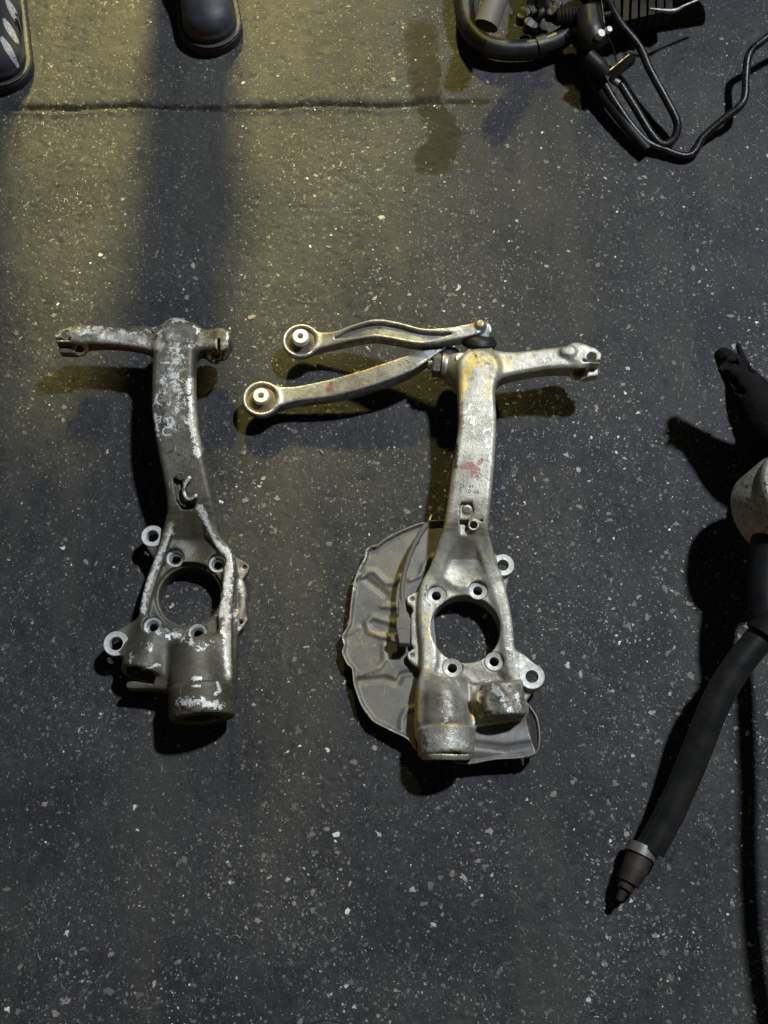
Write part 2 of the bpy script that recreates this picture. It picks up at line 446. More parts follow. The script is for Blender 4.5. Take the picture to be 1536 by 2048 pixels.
M['hose'] = plain('worn black hose', (0.010, 0.011, 0.012), 0.34, 0, (0.020, 0.0185, 0.015), 45, 0.3, spec=0.5)
M['black_pipe'] = plain('glossy black painted pipe', (0.005, 0.005, 0.007), 0.30, 0, (0.02, 0.018, 0.015), 80, 0.4, 0.001, spec=0.3)
M['black_plastic'] = plain('black plastic', (0.009, 0.009, 0.008), 0.42, 0, (0.02, 0.018, 0.014), 60, spec=0.35)
M['grey_plastic'] = plain('dusty grey plastic', (0.11, 0.105, 0.10), 0.6, 0, (0.15, 0.13, 0.10), 60, 0.1)
M['shield'] = cast_metal('dusty pressed sheet steel', (0.115, 0.115, 0.115), (0.165, 0.152, 0.125), (0.075, 0.07, 0.06), 0.25, 0.52, rust_and_glow=(0.27, 0.215, 0.13), bump=0.2, grime_amt=0.2)
M['brown'] = plain('rusty brown fitting', (0.045, 0.032, 0.024), 0.6, 0.2, (0.02, 0.015, 0.012), 90, 0.5)
M['ink'] = plain('stamped dark mark', (0.10, 0.09, 0.05), 0.7, 0, (0.13, 0.11, 0.07), 300)
M['bright_mark'] = plain('bright raised casting mark', (0.80, 0.80, 0.76), 0.5, 0.3, (0.30, 0.29, 0.26), 500)
M['copper'] = plain('bare wire', (0.75, 0.60, 0.18), 0.4, 0.4)
M['white_paint'] = plain('white cloth stripe', (0.34, 0.34, 0.37), 0.8, 0, (0.16, 0.16, 0.19), 260, 0.4)
M['cloth'] = plain('dark trouser cloth', (0.012, 0.013, 0.018), 0.9, 0, (0.02, 0.02, 0.026), 200)
M['leather'] = plain('black boot leather', (0.020, 0.023, 0.029), 0.55, 0, (0.032, 0.034, 0.04), 60, 0.4, 0.001)
M['sole'] = plain('black boot sole', (0.022, 0.022, 0.024), 0.6, 0)
M['housing'] = cast_metal('stained grey housing', (0.42, 0.42, 0.36), (0.24, 0.24, 0.19), (0.03, 0.028, 0.02), 0.2, 0.5, mottle=0.75, bump=0.6, scrape=(0.7, 0.7, 0.68), grime_amt=0.9)

def asphalt():
    m, nt, b = newmat('worn asphalt'); co = nt.nodes.new('ShaderNodeNewGeometry').outputs['Position']
    big = noise(nt, co, 7, 5, 0.65, 0.5); mid = noise(nt, co, 45, 5, 0.7); fine = noise(nt, co, 420, 4, 0.7)
    col = mixc(nt, ramp(nt, big, 0.35, 0.65), (0.026, 0.0265, 0.031), (0.043, 0.0425, 0.044))
    col = mixc(nt, mth(nt, 'MULTIPLY', ramp(nt, mid, 0.5, 0.72), 0.6), col, (0.066, 0.064, 0.058))
    col = mixc(nt, mth(nt, 'MULTIPLY', ramp(nt, fine, 0.50, 0.66), 0.65), col, (0.010, 0.010, 0.012))
    # directional rub marks
    st = noise(nt, stretch(nt, co, 520, 60, 1, 0.75), 1, 3, 0.6)
    col = mixc(nt, mth(nt, 'MULTIPLY', ramp(nt, st, 0.55, 0.75), 0.35), col, (0.075, 0.072, 0.064))
    # pale embedded grit too small to pick apart
    for sc_, r0, amt, cc in ((210, 0.16, 0.85, (0.24, 0.23, 0.19)), (400, 0.16, 0.6, (0.22, 0.22, 0.20)), (110, 0.16, 0.7, (0.17, 0.16, 0.125))):
        vo = nt.nodes.new('ShaderNodeTexVoronoi'); vo.inputs['Scale'].default_value = sc_; nt.links.new(co, vo.inputs['Vector'])
        sep = nt.nodes.new('ShaderNodeSeparateColor'); nt.links.new(vo.outputs['Color'], sep.inputs[0])
        wob = mth(nt, 'MULTIPLY_ADD', mth(nt, 'SUBTRACT', fine, 0.5), 0.5, vo.outputs['Distance'])
        inr = mth(nt, 'SUBTRACT', 1.0, ramp(nt, wob, r0, r0+0.12))
        f = mth(nt, 'MULTIPLY', mth(nt, 'MULTIPLY', inr, ramp(nt, sep.outputs[0], 0.70, 0.98)), amt)
        col = mixc(nt, f, col, cc)
    col = mixc(nt, mth(nt, 'MULTIPLY', ramp(nt, noise(nt, stretch(nt, co, 9, 1.6, 1), 1, 4, 0.6), 0.48, 0.66), 0.5), col, (0.060, 0.058, 0.046))
    msk = ramp(nt, noise(nt, co, 6.5, 3, 0.6), 0.42, 0.66)
    for sc_, lo, hi, amt, cc in ((60, 0.60, 0.70, 0.6, (0.12, 0.115, 0.095)), (170, 0.60, 0.67, 0.95, (0.42, 0.41, 0.34)), (330, 0.60, 0.66, 0.7, (0.26, 0.255, 0.22))):
        sn = noise(nt, stretch(nt, co, 1, 0.75, 1, 0.4), sc_, 7, 0.72, 1.1)
        f = mth(nt, 'MULTIPLY', ramp(nt, sn, lo, hi), mth(nt, 'MULTIPLY', mth(nt, 'MULTIPLY_ADD', msk, 0.8, 0.3), amt))
        col = mixc(nt, f, col, cc)
    a = nt.nodes.new('ShaderNodeAttribute'); a.attribute_name = 'dark_marks'
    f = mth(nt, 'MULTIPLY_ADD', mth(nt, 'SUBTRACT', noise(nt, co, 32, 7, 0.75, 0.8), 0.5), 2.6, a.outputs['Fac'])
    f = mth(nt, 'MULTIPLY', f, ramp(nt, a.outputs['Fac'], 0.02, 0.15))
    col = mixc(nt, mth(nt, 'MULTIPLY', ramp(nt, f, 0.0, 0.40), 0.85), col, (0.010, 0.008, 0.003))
    nt.links.new(col, b.inputs['Base Color'])
    nt.links.new(mth(nt, 'MULTIPLY_ADD', mid, 0.45, 0.30), b.inputs['Roughness'])
    b.inputs['Specular IOR Level'].default_value = 0.10
    bp = nt.nodes.new('ShaderNodeBump'); bp.inputs['Strength'].default_value = 0.42; bp.inputs['Distance'].default_value = 0.0013
    pit = noise(nt, co, 150, 5, 0.75)
    h = mth(nt, 'ADD', mth(nt, 'MULTIPLY', pit, 1.4), mth(nt, 'MULTIPLY', fine, 0.5))
    nt.links.new(h, bp.inputs['Height']); nt.links.new(bp.outputs[0], b.inputs['Normal'])
    return m
M['asphalt'] = asphalt()
def stone_mat():
    m, nt, b = newmat('pale aggregate'); g = nt.nodes.new('ShaderNodeNewGeometry')
    r = nt.nodes.new('ShaderNodeValToRGB'); e = r.color_ramp.elements
    e[0].position = 0; e[0].color = (0.08, 0.078, 0.07, 1); e[1].position = 1; e[1].color = (0.85, 0.83, 0.74, 1)
    for p_, c_ in ((0.3, (0.10, 0.097, 0.08, 1)), (0.66, (0.19, 0.18, 0.14, 1)), (0.80, (0.29, 0.25, 0.21, 1)), (0.92, (0.46, 0.44, 0.36, 1))):
        x = e.new(p_); x.color = c_
    nt.links.new(g.outputs['Random Per Island'], r.inputs[0])
    n1 = noise(nt, g.outputs['Position'], 500, 4, 0.7)
    nt.links.new(mixc(nt, ramp(nt, n1, 0.42, 0.7), r.outputs[0], (0.06, 0.058, 0.05)), b.inputs['Base Color'])
    b.inputs['Roughness'].default_value = 0.55
    bp = nt.nodes.new('ShaderNodeBump'); bp.inputs['Strength'].default_value = 0.5; bp.inputs['Distance'].default_value = 0.0008
    nt.links.new(n1, bp.inputs['Height']); nt.links.new(bp.outputs[0], b.inputs['Normal'])
    return m
M['stone'] = stone_mat()

# ------------------------------------------------------------------ ground: one sheet, fine in the middle
SEAM = [P(u, v, 0) for u, v in ((-500, 226), (60, 219), (160, 221), (260, 216), (400, 222), (520, 220), (640, 213), (760, 216), (880, 210), (1000, 208), (1200, 205))]
SX = [p.x for p in SEAM]; SY = [p.y for p in SEAM]
def ground_h(x, y):
    h = (vnoise(x, y, 6, 1)-.5)*0.003+(vnoise(x, y, 28, 2)-.5)*0.0008+(vnoise(x, y, 90, 3)-.5)*0.0006
    pit = vnoise(x, y, 150, 4)*0.6+vnoise(x, y, 260, 5)*0.4
    h = h-np.clip(pit-0.66, 0, 1)*0.006
    sy = np.interp(x, SX, SY)+(vnoise(x, y*0, 40, 6)-.5)*0.0035+(vnoise(x, y*0, 190, 7)-.5)*0.003+(vnoise(x, y*0, 420, 9)-.5)*0.0014
    d = y-sy                                   # positive on the far side
    fade = np.clip((0.16-x)/0.12, 0.12, 1)*np.where(d > 0.2, 0, 1)
    g = np.where(d > 0, -0.0055*np.exp(-(d/0.009)**2), -0.0055*np.exp(-(d/0.0012)**2))
    lip = np.where(d < 0, 0.0016*np.exp(-((d+0.004)/0.006)**2)*(0.5+vnoise(x, y, 120, 8)), 0)
    return h+(g+lip)*fade
xs = np.concatenate([-np.geomspace(9, 0.63, 26)[:-1], np.arange(-0.62, 0.621, 0.0026), np.geomspace(0.63, 9, 26)[1:]])
ys = np.concatenate([-np.geomspace(8, 0.2, 20)[:-1], np.arange(-0.19, 1.52, 0.0026), 1.52+np.geomspace(0.01, 12, 28)])
GX, GY = np.meshgrid(xs, ys, indexing='ij'); GZ = ground_h(GX, GY)
V = np.stack([GX, GY, GZ], -1).reshape(-1, 3); nx, ny = len(xs), len(ys)
ii, jj = np.meshgrid(np.arange(nx-1), np.arange(ny-1), indexing='ij'); a = (ii*ny+jj).ravel()
Q = np.stack([a, a+ny, a+ny+1, a+1], 1)
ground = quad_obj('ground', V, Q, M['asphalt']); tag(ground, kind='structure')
wear(ground, 'dark_marks', [([(842, 70), (848, 140), (852, 200), (866, 222), (888, 262), (886, 300), (862, 325)], 25, 0.95), ([(850, 318), (880, 322)], 20, .8), ([(60, 214), (160, 216), (260, 211), (400, 217), (520, 215), (640, 208), (760, 211), (880, 205), (1000, 204)], 6, .4)])  # dark brown patch beside the hoses and a darker line along the seam

# pale aggregate chips set in the asphalt
def chips():
    V = []; F = []
    def chip(x, y, r, el, ang, n, hgt):
        z = float(ground_h(np.array(x), np.array(y))); s = len(V); ca, sa = math.cos(ang), math.sin(ang)
        rr = [r*random.uniform(0.35, 1.4) for _ in range(n)]
        for lvl, (k, hz) in enumerate(((1.0, -0.0008), (0.86, hgt*0.75))):
            for i in range(n):
                t = 2*math.pi*(i+0.3*math.sin(i*5+r*9e3))/n; a_, b_ = rr[i]*k*math.cos(t)*el, rr[i]*k*math.sin(t)/el
                V.append((x+a_*ca-b_*sa, y+a_*sa+b_*ca, z+hz+random.uniform(-.0001, .0001)))
        V.append((x, y, z+hgt)); c = s+2*n
        for i in range(n):
            j = (i+1) % n; F.append((s+i, s+j, s+n+j, s+n+i)); F.append((s+n+i, s+n+j, c))
    def dens(u, v):
        d = 0.5+0.5*np.clip((u-300)/700, 0, 1)
        if v < 500: d *= 0.45+0.25*min(1, max(0, (u-900)/300))
        if v < 240: d *= 0.4
        d *= (0.55 if v > 1550 else 1.0)*0.15+1.5*float(vnoise(np.array(u*1.0), np.array(v*1.0), 1/150., 9))**2.4+0.25*float(vnoise(np.array(u*1.0), np.array(v*1.0), 1/35., 12))
        return d
    n = 0
    while n < 11500:
        u = random.uniform(-80, 1620); v = random.uniform(-60, 2120)
        if random.random() > dens(u, v): continue
        n += 1; p = P(u, v); q = random.random()
        r = (random.uniform(0.5, 1.3) if q < 0.70 else random.uniform(1.3, 2.4) if q < 0.94 else random.uniform(2.4, 4.8))*1e-3
        chip(p.x, p.y, r, random.uniform(1.0, 1.35), random.uniform(0, 6.3), random.choice((5, 6, 6, 7, 8)), 0.0004+r*0.06)
    # slivers and scrape glints in clusters and lines
    for (u0, v0, su, sv, cnt) in ((1020, 925, 26, 40, 26), (1150, 1240, 60, 40, 60), (1160, 860, 150, 60, 50), (1130, 1120, 80, 90, 70), (710, 1610, 40, 30, 22), (1100, 1260, 50, 40, 50),
                                  (960, 1750, 60, 90, 40), (1330, 980, 50, 40, 30), (1230, 1450, 60, 120, 40), (700, 1900, 160, 90, 40), (1190, 540, 60, 30, 30), (600, 660, 50, 30, 26), (870, 1270, 30, 20, 14), (960, 1290, 30, 20, 10)):
        for _ in range(int(cnt*2.2)):
            p = P(random.gauss(u0, su*.6), random.gauss(v0, sv*.6))
            chip(p.x, p.y, random.uniform(0.4, 1.2)*1e-3, random.uniform(1.0, 1.9), random.uniform(0, 6.3), 6, 0.0006)
    for (a0, b0, a1, b1, cnt) in ((880, 905, 960, 880, 12), (1040, 868, 1130, 860, 22), (740, 372, 930, 348, 22), (520, 450, 590, 560, 14), (1420, 1495, 1500, 1560, 22), (850, 1820, 890, 1780, 12), (440, 1800, 500, 1700, 16), (1270, 950, 1330, 990, 16)):
        for k in range(cnt):
            t = k/cnt; p = P(a0+(a1-a0)*t+random.uniform(-2, 2), b0+(b1-b0)*t+random.uniform(-2, 2))
            chip(p.x, p.y, random.uniform(0.3, 0.9)*1e-3, 1.5, math.atan2(b0-b1, a1-a0), 6, 0.0005)
    for _ in range(260):
        k = random.random(); x = SX[1]+(0.16-SX[1])*k; y = float(np.interp(x, SX, SY))-abs(random.gauss(0, .004))-.0015
        chip(x, y, random.uniform(0.4, 1.3)*1e-3, random.uniform(1, 1.6), random.uniform(0, 6.3), 6, 0.0007)
    o = mesh_obj('aggregate_chips', V, F, M['stone'], smooth=False)
    tag(o, 'pale stone chips exposed in the worn dark asphalt', 'gravel', kind='stuff')
chips()

# ------------------------------------------------------------------ machined rings and holes
def cup(solid, u, v, z, R_px, r_px, depth=4, through=0.06):
    """spot face and bolt hole cut in a solid"""
    c = P(u, v, z); solid.cyl(c-Vector((0, 0, depth*1e-3)), c+Vector((0, 0, .03)), R_px*S, op='-', k=0.0008)
    solid.cyl(c-Vector((0, 0, through)), c, r_px*S, op='-', k=0.0006)
def ring(name, u, v, z, R_px, r_px, mat, parent, bowl=0.0, wall=14, top=0.0, axis=None, drop=0.0):
    R, r = R_px*S, r_px*S
    prof = [(R, -0.002), (R, top), (R*0.96, top+0.0004), (r*1.08+ (R-r)*0.35, top-bowl*0.6*1e-3), (r*1.04, top-bowl*1e-3), (r, top-bowl*1e-3-0.0005), (r, -wall*1e-3)]
    return lathe(name, prof, P(u, v, z)-Vector((0, 0, drop*1e-3)), mat, parent, 40, axis)
def PD(u, v, z, d):
    return P(u, v, z)-Vector((0, 0, d*1e-3))

# ------------------------------------------------------------------ left, grimy steering knuckle
def pxs(pts, z): return [P(u, v, z) for u, v in pts]
def left_knuckle():
    root = empty('steering_knuckle', P(380, 1250, 0), 'dark grimy cast steering knuckle with scraped white edges, left of the pale one', 'steering knuckle')
    s = Solid(*bounds(95, 610, 520, 1470, 100))
    q = S
    # column
    s.beam([(P(352, 690, 66), 42*q, .017), (P(349, 760, 66), 42*q, .017), (P(351, 830, 65), 43*q, .017), (P(362, 900, 62), 43*q, .017),
            (P(374, 960, 56), 43*q, .017), (P(384, 1020, 46), 46*q, .016), (P(388, 1085, 24), 60*q, .012)], r=.0065)
    # crown where the arms meet
    s.cone(P(352, 664, 64), 30*q, P(350, 690, 62), 36*q, k=.01, flat=.9)
    s.cone(P(385, 668, 64), 22*q, P(352, 690, 60), 30*q, k=.01)
    # left arm
    s.beam([(P(330, 690, 62), 30*q, .014), (P(285, 680, 62), 25*q, .0125), (P(230, 676, 62), 22*q, .012), (P(180, 676, 62), 23*q, .013), (P(160, 678, 62), 25*q, .015)], r=.006, k=.010)
    s.poly([P(u, v, 76) for u, v in [(117, 660), (140, 654), (165, 656), (162, 684), (112, 684), (109, 671)]], .060, .076, r=.001, k=.002)
    s.poly([P(u, v, 66) for u, v in [(116, 684), (156, 684), (154, 706), (118, 704)]], .052, .066, r=.001, k=.002)
    s.bar(P(195, 664, 74), P(160, 664, 74), 9*q, 13*q, .005, .005, r=.003, k=.005)
    # right arm, short
    s.beam([(P(370, 690, 62), 34*q, .015), (P(405, 688, 62), 24*q, .014), (P(440, 686, 62), 25*q, .016)], r=.006, k=.010)
    s.bar(P(444, 678, 64), P(444, 700, 64), 13*q, 13*q, .014, .014, r=.002, k=.002)
    s.cyl(P(430, 705, 30), P(430, 705, 60), 22*q, k=.006)
    # flange body
    out = [(338, 1040), (432, 1040), (462, 1100), (474, 1150), (474, 1290), (470, 1390), (440, 1400), (345, 1370), (250, 1340), (262, 1268), (282, 1240), (288, 1200), (303, 1150), (322, 1105)]
    s.poly([P(u, v, 30) for u, v in out], .004, .030, r=.004, k=.008)
    # ridges along both sides
    s.beam([(P(346, 1035, 44), 9*q, .009), (P(326, 1105, 31), 9*q, .009), (P(304, 1165, 28), 10*q, .008), (P(291, 1215, 27), 9*q, .008), (P(287, 1250, 26), 7*q, .006)], r=.002, k=.004)
    s.beam([(P(408, 1025, 48), 9*q, .009), (P(432, 1080, 35), 10*q, .009), (P(454, 1112, 30), 11*q, .009), (P(458, 1170, 29), 11*q, .009), (P(452, 1230, 29), 13*q, .010), (P(454, 1290, 32), 11*q, .010), (P(456, 1360, 34), 9*q, .009)], r=.002, k=.004)
    # pocket below the column and around the hub
    s.cone(P(388, 1090, 52), 34*q, P(385, 1062, 64), 24*q, op='-', k=.010)
    # side tabs on the right
    s.poly([P(u, v, 22) for u, v in [(465, 1110), (488, 1122), (500, 1132), (494, 1148), (482, 1160), (492, 1180), (492, 1225), (496, 1240), (480, 1262), (465, 1275)]], .012, .022, r=.001, k=.003)
    s.chain([(P(480, 1165, 24), 8*q), (P(486, 1200, 24), 9*q), (P(478, 1240, 22), 8*q)], k=.004)
    # ears
    s.bar(PD(305, 1072, 34, 9), P(330, 1105, 20), 22*q, 26*q, .009, .012, r=.002, k=.006)
    s.bar(PD(232, 1287, 34, 9), P(290, 1265, 20), 24*q, 26*q, .009, .012, r=.002, k=.006)
    # lower bosses
    s.cyl(P(390, 1285, 24), P(402, 1432, 35), 50*q, 60*q, r=.006, k=.016)
    s.cone(P(392, 1315, 34), 40*q, P(396, 1370, 40), 46*q, k=.010)
    s.cyl(P(402, 1376, 36), P(405, 1438, 36), 63*q, 61*q, r=.003, k=.002)
    s.cyl(P(318, 1262, 22), P(287, 1348, 29), 36*q, 44*q, r=.003, k=.014)
    s.bar(P(262, 1373, 24), P(350, 1368, 26), 7*q, 12*q, .010, .012, r=.002, k=.004)
    s.poly([P(u, v, 30) for u, v in [(300, 1300), (350, 1300), (350, 1385), (300, 1370)]], .008, .036, r=.003, k=.008)
    # hub boss below
    s.cyl(P(378, 1190, 30)-Vector((0, 0, .030)), P(378, 1190, 30)-Vector((0, 0, .010)), 72*q, r=.002, k=.004)
    # cuts
    c = P(378, 1190, 30)
    s.cyl(c-Vector((0, 0, .08)), c+Vector((0, 0, .03)), 60*q, op='-', k=.001)
    s.cyl(c-Vector((0, 0, .004)), c+Vector((0, 0, .03)), 66*q, op='-', k=.001)
    holes = [(350, 1116, 31), (435, 1127, 31), (305, 1252, 31), (394, 1265, 32)]
    for u, v, z in holes: cup(s, u, v, z, 18, 9.5)
    for u, v, r in ((305, 1072, 12), (232, 1287, 13)): s.cyl(P(u, v, 34)-Vector((0, 0, .05)), P(u, v, 34)+Vector((0, 0, .01)), r*q, op='-', k=.0006)
    for u, v in ((489, 1134), (482, 1244)): s.cyl(PD(u, v, 22, 40), PD(u, v, 22, -20), 4*q, op='-', k=0)
    s.cyl(P(400, 1420, 36), P(410, 1470, 36), 34*q, 38*q, op='-', k=.001)
    s.cyl(P(288, 1335, 30), P(280, 1365, 30), 30*q, 32*q, op='-', k=.001)
    s.cyl(P(131, 669, 100), P(131, 669, 20), 8*q, op='-', k=.0005)
    s.bar(P(146, 688, 62), P(96, 688, 62), 2.5*q, 2.5*q, .03, .03, r=.0005, op='-', k=.0005)
    ax = Vector((0, -.80, .60)); m1 = P(163, 692, 60); m2 = P(433, 706, 60)
    s.cyl(m1-ax*.016, m1+ax*.010, 17*q, op='+', k=.003); s.cyl(m2-ax*.014, m2+ax*.008, 20*q, op='+', k=.004)
    s.cyl(m1-ax*.02, m1+ax*.03, 11*q, op='-', k=.0005)
    s.bar(P(438, 682, 74), P(438, 720, 74), 2.5*q, 2.5*q, .03, .03, r=.0005, op='-', k=.0005)
    s.cyl(m2-ax*.02, m2+ax*.03, 12*q, op='-', k=.0005)
    # clip recess with a raised hook
    s.poly([P(u, v, 68) for u, v in [(347, 958), (362, 962), (370, 975), (376, 1000), (390, 1003), (384, 1014), (362, 1014), (352, 1000)]], .0545, .12, r=.001, op='-', k=.001)
    body = s.mesh('knuckle_body', M['dark_cast'], root)
    wear(body, 'scrape', [
        ([(343, 1062), (330, 1090), (318, 1112), (308, 1145), (300, 1160), (291, 1190), (286, 1225)], 5.5, .95),
        ([(400, 1015), (408, 1030), (415, 1055), (430, 1083), (452, 1100), (462, 1115), (460, 1140)], 7, 1.0),
        ([(460, 1140), (455, 1175), (448, 1210), (440, 1228)], 10, .85), ([(458, 1170), (452, 1245), (446, 1255), (452, 1310), (456, 1348)], 5.5, 1.0),
        ([(378, 760), (381, 800), (384, 850), (390, 885), (397, 912)], 6, 1.0), ([(313, 790), (308, 815), (312, 850), (318, 880)], 4, .8),
        ([(345, 745), (350, 800), (345, 840)], 26, .42), ([(330, 725), (365, 728)], 6, .75), ([(345, 700), (365, 712)], 10, .55),
        ([(300, 1262), (345, 1268), (370, 1280), (390, 1292), (420, 1290)], 9, .62), ([(302, 1290), (300, 1300)], 8, .7),
        ([(360, 1405), (400, 1402), (440, 1412)], 9, .72), ([(262, 1310), (262, 1335)], 5, .7), ([(270, 1345), (320, 1328)], 4, .65),
        ([(435, 1365), (440, 1385), (430, 1388)], 3.5, .9), ([(385, 1358), (402, 1355)], 4, .9), ([(385, 1372), (400, 1372)], 3, .8),
        ([(335, 638), (372, 640)], 6, .75), ([(388, 652), (398, 660), (392, 667)], 3, .9),
        ([(200, 655), (240, 664), (290, 668)], 4.5, .62), ([(150, 660), (190, 660)], 10, .5), ([(160, 670), (175, 664), (200, 672), (260, 688), (300, 694)], 5, .95), ([(225, 678), (290, 690)], 9, .5),
        ([(300, 650), (340, 690), (375, 690)], 16, .3), ([(456, 1205), (475, 1240), (478, 1255)], 9, .6), ([(478, 1165), (486, 1200)], 5, .65), ([(455, 665), (456, 695)], 3, .8),
        ([(128, 662), (115, 672), (116, 680), (135, 680)], 3, .6)])
    wear(body, 'shine', [([(140, 664), (200, 668), (290, 680), (320, 690)], 16, .9), ([(200, 680), (300, 695)], 9, 1.0), ([(330, 650), (350, 690), (350, 720)], 26, .62), ([(345, 720), (344, 780), (346, 850)], 34, .62),
        ([(405, 680), (450, 684)], 16, .5), ([(384, 760), (392, 860), (400, 900)], 8, .9), ([(485, 1140), (485, 1250)], 10, .8), ([(402, 1020), (430, 1083), (458, 1110), (452, 1240), (456, 1350)], 9, 1.0), ([(343, 1050), (318, 1112), (289, 1200)], 8, .9)])
    wear(body, 'rust_and_glow', [([(150, 660), (290, 664), (345, 690)], 14, .5), ([(330, 705), (372, 770)], 18, .42), ([(478, 1220), (482, 1250)], 14, .5)])
    wear(body, 'grime', [([(330, 905), (395, 925)], 16, .5), ([(345, 1410), (460, 1440)], 14, .55), ([(325, 770), (325, 860)], 10, .55)])
    for u, v, z in holes: ring('bolt_seat', u, v, z, 17.6, 9.3, M['machined'], root, bowl=3.0, wall=10, drop=2.2)
    for u, v, R, r in ((305, 1072, 22, 12), (232, 1287, 24, 13)):
        ring('ear_face', u, v, 34.3, R, r, M['machined_white'], root, wall=16)
    lathe('sleeve', [(11.3*q, 0), (11.3*q, .018), (9*q, .018), (8*q, .004), (0, .003)], m1-ax*.009, M['brass'], root, axis=ax)
    lathe('sleeve', [(12.3*q, 0), (12.3*q, .014), (9.5*q, .014), (8*q, .004), (0, .003)], m2-ax*.008, M['brass'], root, axis=ax)
    # raised hook and stud
    hook = Solid(*bounds(335, 930, 410, 1030, 92, 60), h=.0008)
    hook.chain([(P(378, 957, 77), 5.5*q), (P(369, 972, 74), 4.5*q), (P(368, 986, 72), 4*q), (P(376, 997, 71), 4.5*q), (P(392, 992, 71), 5.5*q)], k=.001)
    hook.cyl(P(361, 952, 60), P(361, 952, 78), 8.5*q, k=.001)
    hook.beam([(P(354, 968, 66), 6.5*q, .003), (P(358, 992, 62), 6.5*q, .003), (P(366, 1006, 60), 6*q, .003)], r=.001, k=.001)
    ho = hook.mesh('cable_clip', M['dark_cast'], root)
    wear(ho, 'scrape', [([(378, 955), (368, 975), (368, 988), (375, 998), (384, 998), (392, 992)], 4, .8), ([(352, 970), (362, 966)], 3, .7), ([(362, 1010), (372, 1012)], 3, .8)])
    text_obj('casting_mark', 'O', 350, 707, 90, 18, 90, M['bright_mark'], root, body)
    text_obj('casting_mark', 'n', 338, 833, 90, 26, 12, M['bright_mark'], root, body)
    text_obj('casting_mark', 'C', 330, 858, 90, 20, 10, M['bright_mark'], root, body)
    text_obj('casting_mark', '/', 340, 760, 90, 13, -25, M['bright_mark'], root, body)
    return root
left_knuckle()

